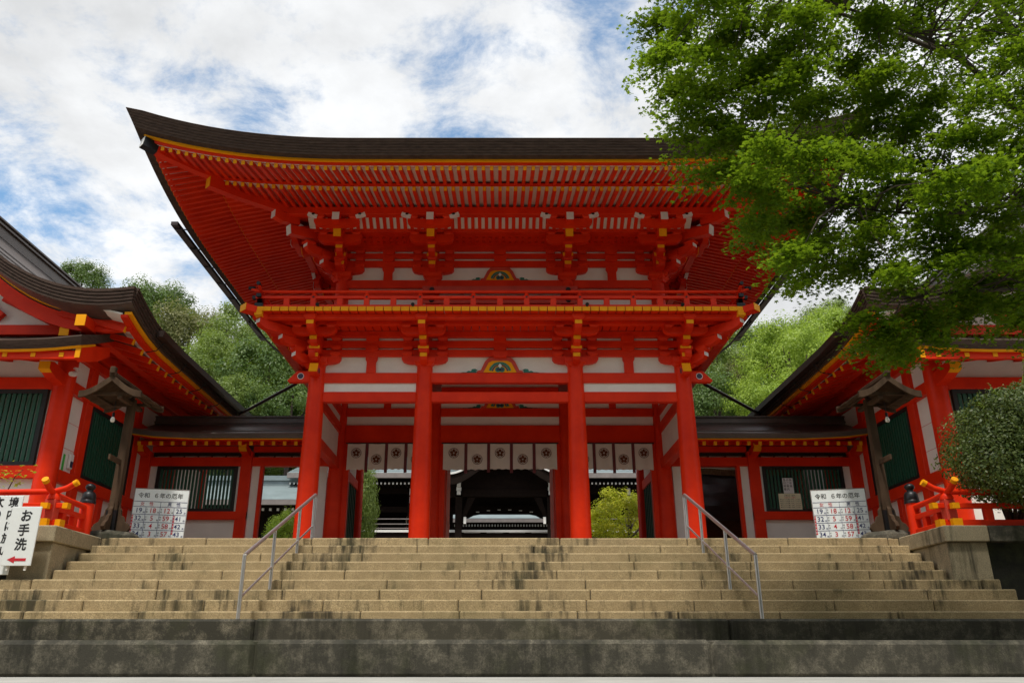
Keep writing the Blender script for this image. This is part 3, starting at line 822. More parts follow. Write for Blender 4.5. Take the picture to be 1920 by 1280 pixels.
# ================================================================== curtains in the gate
def lettering(name, s, size, mat, parent, F, a, o, z, bold=False, sx=1.0, sz=1.0):
    """text lying flat on the face of a frame: a along, z up, o outwards"""
    me = GLYPH[s, .028 if bold else .004].copy(); sx *= size; sz *= size
    if len(me.vertices) == 0: return None
    for v in me.vertices:
        x, y = v.co.x * sx, v.co.y * sz
        p = F.pt(a + x, o, z + y)
        v.co = p
    arr = np.empty(len(me.vertices) * 3); me.vertices.foreach_get('co', arr); arr = arr.reshape(-1, 3)
    c = (arr.min(0) + arr.max(0)) / 2; arr -= c; me.vertices.foreach_set('co', arr.ravel()); me.update()
    me.materials.clear(); me.materials.append(mat); me.name = name
    return place(name, me, parent, Vector(c.tolist()))

def curtain(x0, x1, n, up_first, label):
    y = YM - .16
    t = thing('noren_curtain', label, 'curtain', ((x0 + x1) / 2, y, 2.8), 'white crest curtains in the gate')
    pole = MB().tube([(x0 - .05, y, 3.525), (x1 + .05, y, 3.525)], .018, 8); P('rod', pole, BLACKM, t)
    w = (x1 - x0) / n; rw = .085
    for i in range(n):
        a = x0 + w * i + (rw / 2 if i else 0); b = x0 + w * (i + 1) - (rw / 2 if i < n - 1 else 0)
        ph = random.uniform(0, 6); zb = 2.775 + random.uniform(-.012, .012)
        K, J = 10, 8; front = []; 
        mb = MB(); grid = []
        for k in range(K + 1):
            for j in range(J + 1):
                x = a + (b - a) * k / K; v = j / J
                z = 3.52 + (zb - 3.52) * v - .02 * math.sin(math.pi * k / K) * (1 - v) + (.012 * math.sin(k * 1.7 + ph) if j == J else 0)
                grid.append((x, y + .012 * v * math.sin(k * .9 + ph) - .01 * math.sin(math.pi * k / K) * v, z))
        id_ = lambda k, j: k * (J + 1) + j
        nv = len(grid); fs = []
        grid2 = [(x, yy + .006, z) for x, yy, z in grid]
        for k in range(K):
            for j in range(J):
                fs.append((id_(k, j), id_(k + 1, j), id_(k + 1, j + 1), id_(k, j + 1)))
                fs.append((nv + id_(k, j), nv + id_(k, j + 1), nv + id_(k + 1, j + 1), nv + id_(k + 1, j)))
        for k in range(K): fs.append((id_(k, J), id_(k + 1, J), nv + id_(k + 1, J), nv + id_(k, J)))
        mb.add(grid + grid2, fs)
        pn = P('cloth_panel', mb, CLOTH, t, smooth=True)
        cz = (3.24 if (i % 2 == 0) == up_first else 3.06); cx = (a + b) / 2; r = .145
        cr = MB(); yy = y - .022
        ringp = lambda rr: [(cx + rr * math.cos(q), yy, cz + rr * math.sin(q)) for q in np.linspace(0, 2 * math.pi, 24, endpoint=False)]
        A_, B_ = ringp(r), ringp(r * .90)
        cr.add(A_ + B_, [(q, (q + 1) % 24, 24 + (q + 1) % 24, 24 + q) for q in range(24)])
        for q in range(5):
            an = math.pi / 2 + q * 2 * math.pi / 5; ca, sa = math.cos(an), math.sin(an)
            pts = []
            for tt in np.linspace(0, 2 * math.pi, 12, endpoint=False):
                rx = .066 + .047 * math.cos(tt); ry = .040 * math.sin(tt)
                pts.append((cx + rx * ca - ry * sa, yy, cz + rx * sa + ry * ca))
            cr.add(pts, [tuple(range(12))])
        for q in range(5):
            an = math.pi / 2 + (q + .5) * 2 * math.pi / 5
            pts = [(cx + .108 * math.cos(an) + .013 * math.cos(u_), yy, cz + .108 * math.sin(an) + .013 * math.sin(u_)) for u_ in np.linspace(0, 2 * math.pi, 6, endpoint=False)]
            cr.add(pts, [tuple(range(6))])
        P('flower_crest', cr, BROWNINK, pn)
    for i in range(1, n):
        x = x0 + w * i
        mb = MB(); mb.box(x - rw / 2, x + rw / 2, y - .016, y - .009, 2.68 + random.uniform(-.015, .015), 3.54); P('ribbon', mb, PURPLE, t)
curtain(-4.30, -2.10, 4, True, 'white curtain of four panels with flower crests beside the dark hall roof and green shrub')
curtain(-1.60, 1.60, 5, True, 'white curtain of five panels with flower crests in the wide middle bay')
curtain(2.10, 4.30, 4, False, 'white curtain of four panels with flower crests above the yellow-green tree')

# ================================================================== lattice windows
def lattice(F, a0, a1, z0, z1, parent, o=0.0, sp=.097, bw=.062, fr=.09, back=None):
    mb = MB()
    F.box(mb, a0, a1, o - .02, o + .08, z1 - fr, z1); F.box(mb, a0, a1, o - .02, o + .08, z0, z0 + fr)
    F.box(mb, a0, a0 + fr, o - .018, o + .078, z0 + fr, z1 - fr); F.box(mb, a1 - fr, a1, o - .018, o + .078, z0 + fr, z1 - fr)
    w = ob('window', mb, BLACKF, parent)
    if back is not None:
        mb = MB(); F.box(mb, a0 + .02, a1 - .02, o - .16, o - .12, z0 + .02, z1 - .02); ob('backing', mb, back, w)
    n = max(3, int((a1 - a0 - 2 * fr) / sp)); st = (a1 - a0 - 2 * fr) / n
    for i in range(n):
        a = a0 + fr + st * (i + .5)
        mb = MB(); F.box(mb, a - bw / 2, a + bw / 2, o + .0, o + .055, z0 + fr - .01, z1 - fr + .01); ob('lattice_bar', mb, GREEN, w)
    return w

# ================================================================== corridor wings and side halls
def wing(s, label):
    t = thing('corridor_wing', label, 'corridor', (s * 7.4, YM, 0), 'low roofed corridors beside the gate')
    F = Frame(0, YM, 0)
    def B(nm, x0, x1, o0, o1, z0, z1, mat=RED, bev=.008, par=None):
        mb = MB(); F.box(mb, s * x0, s * x1, o0, o1, z0, z1); return ob(nm, mb, mat, par or t, bev)
    for x in (9.98, 7.12):
        B('post', x - .15, x + .15, -.15, .15, 0, 3.3)
    B('post', 6.64, 6.74, -.08, .08, 0, 2.89); B('post', 5.12, 5.22, -.08, .08, 0, 2.89)
    for a, b in ((4.82, 6.97), (7.27, 9.83)):
        B('tie_beam', a, b, -.1, .1, 2.89, 3.14)
        B('tie_beam', a, b, -.1, .1, 3.30, 3.46)
        n_ = 6 if b > 8 else 4
        for i in range(n_):
            q0 = a + .1 + (b - a - .2) * i / n_; B('vent_panel', q0 + .03, q0 + (b - a - .2) / n_ - .03, -.03, .0, 3.14, 3.185, WHITE, 0)
        B('dark_gap', a, b, -.06, -.04, 3.185, 3.30, BLACKF, 0)
    B('plaster_panel', 6.74, 6.97, -.03, .03, 0, 2.89, WHITE, 0)
    B('plaster_panel', 4.85, 5.12, -.03, .03, 0, 2.89, WHITE, 0)
    B('plaster_panel', 7.27, 7.36, -.03, .03, 1.62, 2.89, WHITE, 0); B('plaster_panel', 9.62, 9.83, -.03, .03, 1.62, 2.89, WHITE, 0)
    B('sill_beam', 6.97, 9.83, -.1, .155, 1.40, 1.62)
    B('plaster_panel', 7.27, 9.83, -.03, .03, .05, 1.40, WHITE, 0)
    lattice(F, min(s * 7.36, s * 9.62), max(s * 7.36, s * 9.62), 1.62, 2.89, t, .0, .097, .05)
    # bracket arms with rounded gold noses
    for x in (7.12, 9.98):
        mb = MB(); F.oz(mb, [(0, 3.30), (.55, 3.42), (.62, 3.40), (.62, 3.27), (.45, 3.18), (.15, 3.14), (0, 3.14)], s * x - .1, s * x + .1); br = ob('bracket_arm', mb, RED, t)
        mb = MB(); F.oz(mb, [(.55, 3.43), (.635, 3.41), (.635, 3.26), (.52, 3.21), (.53, 3.24), (.62, 3.28), (.62, 3.40), (.55, 3.42)], s * x - .103, s * x + .103); ob('end_cap', mb, GOLD, br)
    B('eave_purlin', 4.9, 10.1, .42, .56, 3.40, 3.50, RED, .006)
    n_ = 18
    for i in range(n_):
        x = 4.95 + i * .305
        p0 = Vector((s * x, YM + .3, 3.70)); p1 = Vector((s * x, YM - .98, 3.325))
        r = ob('rafter', MB().beam(p0, p1, .085, .10), RED, t); d = (p1 - p0).normalized()
        ob('end_cap', MB().beam(p1 + d * .001, p1 + d * .01, .09, .105), GOLD, r)
    # roof: cambered slab, slightly upturned towards the side hall
    def up(x): return .16 * max(0, (x - 8.2) / 2.0) ** 2
    rings = []
    for i in range(15):
        x = 4.75 + (10.6 - 4.75) * i / 14; L = up(x)
        pr = [(21.18, 3.41), (21.16, 3.47), (21.12, 3.52), (21.14, 3.56), (21.8, 3.76), (22.4, 4.03), (22.9, 4.25), (23.0, 4.25), (23.0, 4.1), (22.4, 3.88), (21.6, 3.58)]
        rings.append([(s * x, y, z + L * max(0, (22.6 - y) / 1.4)) for y, z in pr])
    rf = ob('roof', MB().loft(rings), COPPER, t)
    rings = [[(s * x, y, z + L_) for y, z in ((21.22, 3.378), (21.20, 3.405), (21.6, 3.53), (21.6, 3.50))] for x, L_ in ((4.75, 0), (8.2, 0), (9.4, up(9.4)), (10.6, up(10.6)))]
    ob('gold_fillet', MB().loft(rings), GOLD, t)
    rings = [[(s * x, y, z + L_) for y, z in ((21.38, 3.37), (21.38, 3.46), (23, 3.95), (23, 3.90))] for x, L_ in ((4.75, 0), (8.2, 0), (9.4, up(9.4)), (10.6, up(10.6)))]
    ob('soffit_board', MB().loft(rings), RED, t)
    mb = MB(); 
    for z0, z1, w in ((4.12, 4.26, .34), (4.262, 4.32, .42), (4.322, 4.44, .30), (4.442, 4.48, .40)):
        mb.box(s * 4.7, s * 10.9, 23.0 - w / 2, 23.0 + w / 2, z0, z1)
    ob('ridge', mb, COPPER, rf)
    for i in range(4):
        e = .15 + i * .17
        mb = MB(); y = 21.14 + e * 2; z = 3.56 + e * .62 + (.02 if i > 1 else .0)
        mb.box(s * 4.76, s * 8.2, y - .01, y + .01, z, z + .025); ob('roof_seam', mb, COPPER, rf)
    # rear roof half and rear wall plate
    mb = MB(); mb.prism([(s * 4.75, 23.0, 4.24), (s * 4.75, 24.9, 3.5), (s * 4.75, 24.9, 3.4), (s * 4.75, 23.0, 4.12)], [(s * 10.6, 23.0, 4.24), (s * 10.6, 24.9, 3.5), (s * 10.6, 24.9, 3.4), (s * 10.6, 23.0, 4.12)]); ob('rear_roof', mb, COPPER, rf)
    for x in (9.98, 7.75, 4.95):
        mb = MB(); mb.box(s * (x - .14), s * (x + .14), 24.0, 24.28, 0, 3.5); ob('post', mb, RED, t, .008)
    mb = MB(); mb.box(s * 4.82, s * 10.1, 24.05, 24.22, 3.3, 3.48); ob('tie_beam', mb, RED, t, .008)
    return t
WL = wing(-1, 'low red corridor with green lattice window beside the open way to a grey roof')
WR = wing(1, 'low red corridor whose green lattice window has two paper notices taped on')

def hall(s, label):
    t = thing('side_hall', label, 'building', (s * 14, 17.8, 0), 'red side halls flanking the terrace')
    XW, YW = 10.1, 17.74
    FS = Frame(s * XW, YW, math.pi / 2 if s > 0 else -math.pi / 2)   # side wall facing the terrace
    # use own coordinates: depth d from the front corner
    FSd = Frame(s * XW, YW, 0); FSd.d = Vector((0, 1, 0)); FSd.n = Vector((-s, 0, 0))
    FW = Frame(s * XW, YW, 0); FW.d = Vector((s, 0, 0)); FW.n = Vector((0, -1, 0))
    def B(F, nm, a0, a1, o0, o1, z0, z1, mat=RED, bev=.01, par=None):
        mb = MB(); F.box(mb, a0, a1, o0, o1, z0, z1); return ob(nm, mb, mat, par or t, bev)
    c = ob('corner_column', MB().lathe((s * XW, YW, 0), [(.24, 0), (.235, 2.5), (.22, 4.6)], 24), RED, t, smooth=True)
    # core wall, plaster
    B(FSd, 'plaster_wall', .2, 9.8, -.10, -.02, 0, 5.2, WHITE, 0)
    B(FW, 'plaster_wall', .2, 7.6, -.10, -.02, 0, 5.0, WHITE, 0)
    for F, posts, beams in ((FSd, (1.15, 3.9, 6.6, 9.3), 9.6), (FW, (3.6, 7.4), 7.6)):
        for a in posts: B(F, 'post', a - .15, a + .15, -.05, .09, 0, 4.75)
        for z0, z1 in ((1.62, 1.90), (3.68, 3.96), (4.55, 4.75)): B(F, 'tie_beam', .18, beams, -.04, .12, z0, z1)
        B(F, 'ground_sill', .2, beams, -.04, .10, 0, .18)
    lattice(FSd, 1.32, 3.73, 1.90, 3.68, t, .0, .12, .075, .09, BLACKF)
    lattice(FW, .30, 3.42, 1.90, 3.68, t, .0, .12, .075, .10, BLACKF)
    B(FSd, 'post', 2.45, 2.65, -.04, .07, .18, 1.62); B(FW, 'post', 1.8, 2.0, -.04, .07, .18, 1.62)
    # fine joints in the plaster boards
    for z in (2.45, 3.05): B(FSd, 'board_joint', .24, 1.0, -.019, -.016, z, z + .008, REDF, 0)
    # pent roof on the front
    rings = []
    for i in range(13):
        a = -.95 + i * .75; L = .10 * max(0, (.6 - a) / 1.55) ** 2
        rings.append([FW.pt(a, o, z + L) for o, z in ((1.32, 4.20), (1.36, 4.28), (1.40, 4.38), (1.38, 4.42), (.7, 4.68), (-.05, 5.0), (-.05, 4.8), (.7, 4.46))])
    pr = ob('pent_roof', MB().loft(rings), BARK, t)
    rings = [[FW.pt(a, o, z + .10 * max(0, (.6 - a) / 1.55) ** 2) for o, z in ((1.28, 4.15), (1.32, 4.20), (.7, 4.45), (.7, 4.40))] for a in (-.93, -.4, 0, .6, 3, 8)]
    ob('gold_fillet', MB().loft(rings), GOLD, pr)
    mb = MB(); FW.box(mb, -.9, 8, 1.12, 1.22, 4.02, 4.20); ob('eave_beam', mb, RED, pr)
    mb = MB(); FW.oz(mb, [(-.02, 4.5), (.02, 4.72), (1.22, 4.32), (1.26, 4.02), (1.1, 3.98), (.5, 4.2)], -.92, -.82); br = ob('barge_board', mb, RED, pr)
    mb = MB(); FW.box(mb, -.925, -.815, 1.25, 1.27, 4.03, 4.32); ob('end_cap', mb, GOLD, pr)
    for i in range(12):
        a = -.5 + i * .62; p0 = Vector(FW.pt(a, 0, 4.42)); p1 = Vector(FW.pt(a, 1.12, 4.12))
        r = ob('rafter', MB().beam(p0, p1, .09, .10), RED, pr)
    for i in range(12):
        a = -.5 + i * .62
        mb = MB(); FW.box(mb, a - .05, a + .05, 1.221, 1.235, 4.06, 4.16); ob('end_cap', mb, GOLD, pr)
    mb = MB(); FW.oz(mb, [(0, 3.98), (.75, 4.10), (.92, 4.06), (.92, 3.90), (.6, 3.78), (0, 3.70)], -.12, .12); br = ob('bracket_arm', mb, RED, t)
    mb = MB(); FW.oz(mb, [(.75, 4.105), (.935, 4.065), (.935, 3.89), (.8, 3.84), (.92, 3.91), (.92, 4.055)], -.124, .124); ob('end_cap', mb, GOLD, br)
    # main gable roof, ridge running away from the camera
    HW = 5.7; XC = 14.0; Y0, Y1 = 16.6, 29.0
    def zr(o):                                # o: distance from the ridge line
        q = max(0.0, 1 - o / HW); return 5.24 + 3.75 * q ** 2.1
    def flare(o, y): return .32 * max(0, (o / HW - .35) / .65) ** 2 * max(0, 1 - (y - Y0) / 2.6) ** 2 + .18 * max(0, 1 - (y - Y0) / 2.0) ** 2
    os_ = [HW * (1 - (k / 22)) for k in range(23)]
    ys = [Y0, Y0 + .15, Y0 + .35, Y0 + .7, Y0 + 1.2, Y0 + 2, Y0 + 3.2, Y0 + 5, Y0 + 8, Y1]
    for side in (-1, 1):
        mb = MB()
        rings = []
        for y in ys:
            top = [(s * XC - s * side * o, y, zr(o) + flare(o, y)) for o in os_]
            bot = [(s * XC - s * side * o, y, zr(o) + flare(o, y) - .36) for o in os_]
            # stepped eave edge
            rings.append(top + list(reversed(bot)))
        mb.loft(rings); rp = ob('roof', mb, COPPER, t, smooth=True)
        if side == 1:
            rfm = rp
            # courses of the sheet roofing, running along the slope edge
            for k in range(1, 20):
                o = os_[k]
                mb = MB(); pts = [Vector((s * XC - s * o, y, zr(o) + flare(o, y) + .012)) for y in ys]
                for p, q in zip(pts[:-1], pts[1:]): mb.beam(p, q, .03, .03)
                ob('roof_course', mb, COPPER, rp)
        # layered bark edge along the verge
        for li in range(5):
            dz = -.36 + li * .075; oy = -.02 - li * .022
            mb = MB(); rings = []
            for o in os_:
                z = zr(o) + flare(o, Y0) + dz; x = s * XC - s * side * (o + (.012 * li if o > HW - .01 else 0))
                rings.append([(x, Y0 + oy, z + .003), (x, Y0 + oy, z + .07), (x, Y0 + .1, z + .07), (x, Y0 + .1, z + .003)])
            mb.loft(rings); ob('edge_layer', mb, BARK, rp)
            if side == 1:
                mb = MB(); rings = []
                for y in ys:
                    z = zr(HW) + flare(HW, y) + dz; x = s * XC - s * (HW + .02 + .022 * li)
                    rings.append([(x, y, z + .003), (x, y, z + .07), (x + s * .2, y, z + .07), (x + s * .2, y, z + .003)])
                mb.loft(rings); ob('edge_layer', mb, BARK, rp)
        # gold fillet and barge board under the verge
        rings = [[(s * XC - s * side * o * .985, y, zr(o) + flare(o, Y0) - z_) for y, z_ in ((Y0 + .38, .365), (Y0 + .38, .43), (Y0 + .6, .43), (Y0 + .6, .365))] for o in os_]
        ob('gold_fillet', MB().loft(rings), GOLD, t)
        rings = [[(s * XC - s * side * o * .97, y, zr(o) + flare(o, Y0) - z_) for y, z_ in ((Y0 + .50, .443), (Y0 + .50, .80), (Y0 + .62, .80), (Y0 + .62, .443))] for o in os_]
        ob('barge_board', MB().loft(rings), RED, t)
    mb = MB()
    for z0, z1, w in ((8.70, 9.0, .46), (9.002, 9.05, .58), (9.052, 9.16, .40), (9.162, 9.21, .52)): mb.box(s * XC - w / 2, s * XC + w / 2, Y0 + 1.2, Y1, z0, z1)
    ob('ridge', mb, COPPER, rfm)
    # eave: fillets, soffit, rafters on the terrace side
    yy = ys[1:]
    def estrip(nm, mat, o0, o1, za, zb):
        rings = [[(s * XC - s * o0, y, zr(HW) + flare(HW, y) * .8 - za), (s * XC - s * o1, y, zr(HW) + flare(HW, y) * .8 - za - .0 + (o0 - o1) * .0),
                  (s * XC - s * o1, y, zr(HW) + flare(HW, y) * .8 - zb), (s * XC - s * o0, y, zr(HW) + flare(HW, y) * .8 - zb)] for y in yy]
        return ob(nm, MB().loft(rings), mat, t)
    estrip('gold_fillet', GOLD, 5.66, 5.5, .365, .43)
    estrip('eave_fillet', RED, 5.58, 5.42, .432, .495)
    rings = [[(s * XC - s * o, y, zr(HW) + flare(HW, y) * .8 * (o / HW) - .43 + (5.5 - o) * .30 + e) for o, e in ((5.45, 0), (3.8, 0), (3.8, .04), (5.45, .04))] for y in yy]
    ob('soffit_board', MB().loft(rings), WHITE, t)
    i = 0; y = Y0 + .5
    while y < 27.5:
        f = flare(HW, y) * .8
        p0 = Vector((s * XC - s * 3.85, y, 5.24 + f * .6 - .56 + 1.65 * .30)); p1 = Vector((s * XC - s * 5.40, y, 5.24 + f - .56 + .10 * .30 - .03))
        r = ob('rafter', MB().beam(p0, p1, .10, .13), RED, t); d = (p1 - p0).normalized()
        ob('end_cap', MB().beam(p1 + d * .001, p1 + d * .012, .105, .135), GOLD, r)
        y += .5
    B(FSd, 'wall_plate', -.6, 9.8, -.02, .2, 4.80, 5.06)
    mb = MB(); FSd.box(mb, -.615, -.6, -.02, .2, 4.80, 5.06); ob('end_cap', mb, GOLD, t)
    # gable wall with struts
    mb = MB(); pts = [(s * (XC - o_), zr(o_) - .55) for o_ in (3.9, 3.0, 2.0, 1.0, 0)] + [(s * (XC + o_), zr(o_) - .55) for o_ in (1.0, 2.0, 3.0, 3.9)]
    pts += [(s * (XC + 3.9), 4.7), (s * (XC - 3.9), 4.7)]
    mb.prism([(x, YW + .02, z) for x, z in pts], [(x, YW + .1, z) for x, z in pts]); ob('gable_wall', mb, WHITE, t)
    mb = MB(); mb.box(s * 10.0, s * 18, YW - .15, YW + .01, 5.0, 5.25); ob('gable_beam', mb, RED, t, .01)
    for k in range(3):
        p0 = Vector((s * (10.3 + k * 1.6), YW - .06, 5.22 + .25 * k)); p1 = Vector((s * (11.9 + k * 1.6), YW - .06, 6.0 + .75 * k))
        ob('gable_strut', MB().beam(p0 + Vector((0, k * .004, 0)), p1, .12, .24), RED, t)
    mb = MB(); mb.beam((s * 9.4, YW - 1.1, 4.98), (s * 9.4, YW + 4, 4.98), .22, .26); pu = ob('purlin', mb, RED, t, .01)
    mb = MB(); mb.beam((s * 9.4, YW - 1.115, 4.98), (s * 9.4, YW - 1.1, 4.98), .225, .265); ob('end_cap', mb, GOLD, pu)
    # box gutter along the eave
    rings = [[(s * XC - s * (5.86 + a_), y, 5.02 + flare(HW, y) * .5 + z_) for a_, z_ in ((-.08, 0), (.08, 0), (.10, .15), (-.10, .15))] for y in (17.9, 19, 21, 24, 28)]
    gt = ob('gutter', MB().loft(rings), GUTTER, t)
    for k in range(6):
        y = 18.2 + k * 1.5; f = flare(HW, y)
        pts = [(s * XC - s * 5.45, y, 4.72 + f), (s * XC - s * 5.7, y, 4.78 + f * .8), (s * XC - s * 5.86, y, 5.0 + f * .5)]
        ob('gutter_bracket', MB().tube(pts, .012, 6), BLACKM, gt)
    return t
HL = hall(-1, 'red and white side hall with green lattices and dark gable roof behind the restroom signs')
HR = hall(1, 'red and white side hall with green lattices partly hidden by maple boughs and clipped bush')

# intercom, tape, camera on the left hall
Fh = Frame(-10.1, 17.74, 0); Fh.d = Vector((0, 1, 0)); Fh.n = Vector((1, 0, 0))
mb = MB(); Fh.box(mb, .78, .95, -.018, .05, 2.02, 2.38); ic = tag(ob('intercom_box', mb, PALECAP, None, .02), 'pale plastic box mounted on white panel beside green tape', 'box')
mb = MB(); Fh.box(mb, .81, .92, .051, .058, 2.06, 2.2); ob('blue_label', mb, BLUEP, ic)
mb = MB(); Fh.box(mb, .58, .66, -.017, -.010, 1.93, 2.32); tag(ob('tape_strip', mb, LIME), 'bright green vertical sticker on the white wall panel', 'sticker')
cmr = MB().tube([(-9.75, 17.45, 3.98), (-9.75, 17.30, 3.93)], [.07, .055], 12); cmr.lathe((-9.75, 17.5, 3.98), [(.03, 0), (.03, .12), (.07, .13), (.07, .15)], 10)
tag(ob('security_camera', cmr, PALECAP, None, smooth=True), 'small white security camera under the pent roof', 'camera')
# notices on the right lattice
F = Frame(0, YM, 0)
mb = MB(); F.box(mb, 7.72, 8.34, .085, .09, 1.68, 2.12); n1 = tag(ob('paper_notice', mb, PAPER), 'cream paper notice with lines of print taped low on the lattice', 'notice')
for k in range(7):
    z = 2.06 - k * .054; lettering('print_line', ('お知らせ ご案内' if k < 2 else '神社よりのお願いを申し上げます'), .044 if k < 2 else .040, INKR if k == 1 else INK, n1, F, 8.03, .0915, z, sx=.95)
mb = MB(); F.box(mb, 7.88, 8.17, .085, .09, 2.125, 2.55); n2 = tag(ob('paper_notice', mb, PAPERW), 'small white paper notice with vertical writing taped on the lattice', 'notice')
for k, s_ in enumerate(('御祈祷', 'のご案内', '受付順番')):
    for j, ch in enumerate(s_): lettering('print_character', ch, .075, INK, n2, F, 8.10 - k * .085, .0915, 2.49 - j * .085)

# ================================================================== red railings on the coping
def railing(s, label):
    t = thing('red_railing', label, 'railing', (s * 7.6, 14.2, 0), 'red railings on the terrace edge')
    X = 7.58; Yc = 13.68
    post = [(.125, 0), (.12, .55), (.118, .60)]
    def giboshi(x, y):
        p = ob('newel_post', MB().lathe((x, y, 0), post, 18), RED, t, smooth=True)
        ob('black_finial', MB().lathe((x, y, .60), [(.135, -.01), (.135, .03), (.125, .05), (.13, .06), (.115, .16), (.09, .20), (.06, .215), (.055, .24), (.085, .27), (.09, .30), (.075, .335), (.03, .36), (.0, .365)], 18), BLACKM, p, smooth=True)
    giboshi(s * X, 14.85)
    # side run to the corner, then along the front
    c = Vector((s * X, Yc, 0)); pst = Vector((s * X, 14.85, 0))
    def line(nm, p, q, z0, z1, w, h, cap):
        m = MB(); a = Vector((p.x, p.y, z0)); b = Vector((q.x, q.y, z1)); m.beam(a, b, w, h); r = ob(nm, m, RED, t, .008)
        if cap:
            d = (b - a).normalized(); m = MB(); m.beam(b + d * .001, b + d * .09, w + .008, h + .008); ob('end_cap', m, GOLD, r)
    dy = Vector((0, -1, 0)); dx = Vector((s, 0, 0))
    line('bottom_rail', pst, c + dy * .12, .06, .06, .15, .12, True)
    line('middle_rail', pst, c + dy * .16, .33, .33, .11, .085, True)
    def round_rail(pts):
        r = ob('top_rail', MB().tube(pts, .052, 12), RED, t, smooth=True)
        a, b = Vector(pts[-2]), Vector(pts[-1]); d = (b - a).normalized(); ob('end_cap', MB().tube([b - d * .06, b + d * .01], .056, 12), GOLD, r, smooth=True)
    round_rail([(s * X, 14.75, .52), (s * X, 14.2, .53), (s * X, Yc, .56), (s * X, Yc - .2, .63), (s * X, Yc - .36, .74)])
    e = Vector((s * 13.4, Yc, 0))
    line('bottom_rail', e, c - dx * .14, .063, .063, .15, .12, True)
    line('middle_rail', e, c - dx * .2, .36, .36, .11, .085, True)
    round_rail([(s * 13.4, Yc, .585), (s * (X + 1), Yc, .585), (s * X, Yc, .60), (s * (X - .2), Yc, .66), (s * (X - .36), Yc, .76)])
    m = MB(); m.box(s * X - .09, s * X + .09, Yc - .09, Yc + .09, .1, .46); pp = ob('corner_post', m, REDF, t, .01)
    ob('post_cap', MB().lathe((s * X, Yc, .46), [(.11, 0), (.11, .05), (.08, .10), (.05, .12)], 14), RED, pp, smooth=True)
    for y in (14.05, 14.45):
        m = MB(); m.box(s * X - .05, s * X + .05, y - .06, y + .06, .12, .29); ob('strut', m, RED, t, .006)
    m = MB(); m.box(s * X - .055, s * X + .055, 14.2, 14.3, .37, .48); ob('strut', m, RED, t, .006)
    for k in range(7):
        x = s * (X + .65 + k * .8); m = MB(); m.box(x - .07, x + .07, Yc - .05, Yc + .05, .12, .32); ob('strut', m, RED, t, .006)
        if k % 2: m = MB(); m.box(x - .05, x + .05, Yc - .045, Yc + .045, .40, .54); ob('strut', m, RED, t, .006)
railing(-1, 'vermilion railing with gold rail ends and black finial beside the restroom sign')
railing(1, 'vermilion railing with gold rail ends and black finial under the clipped bush')

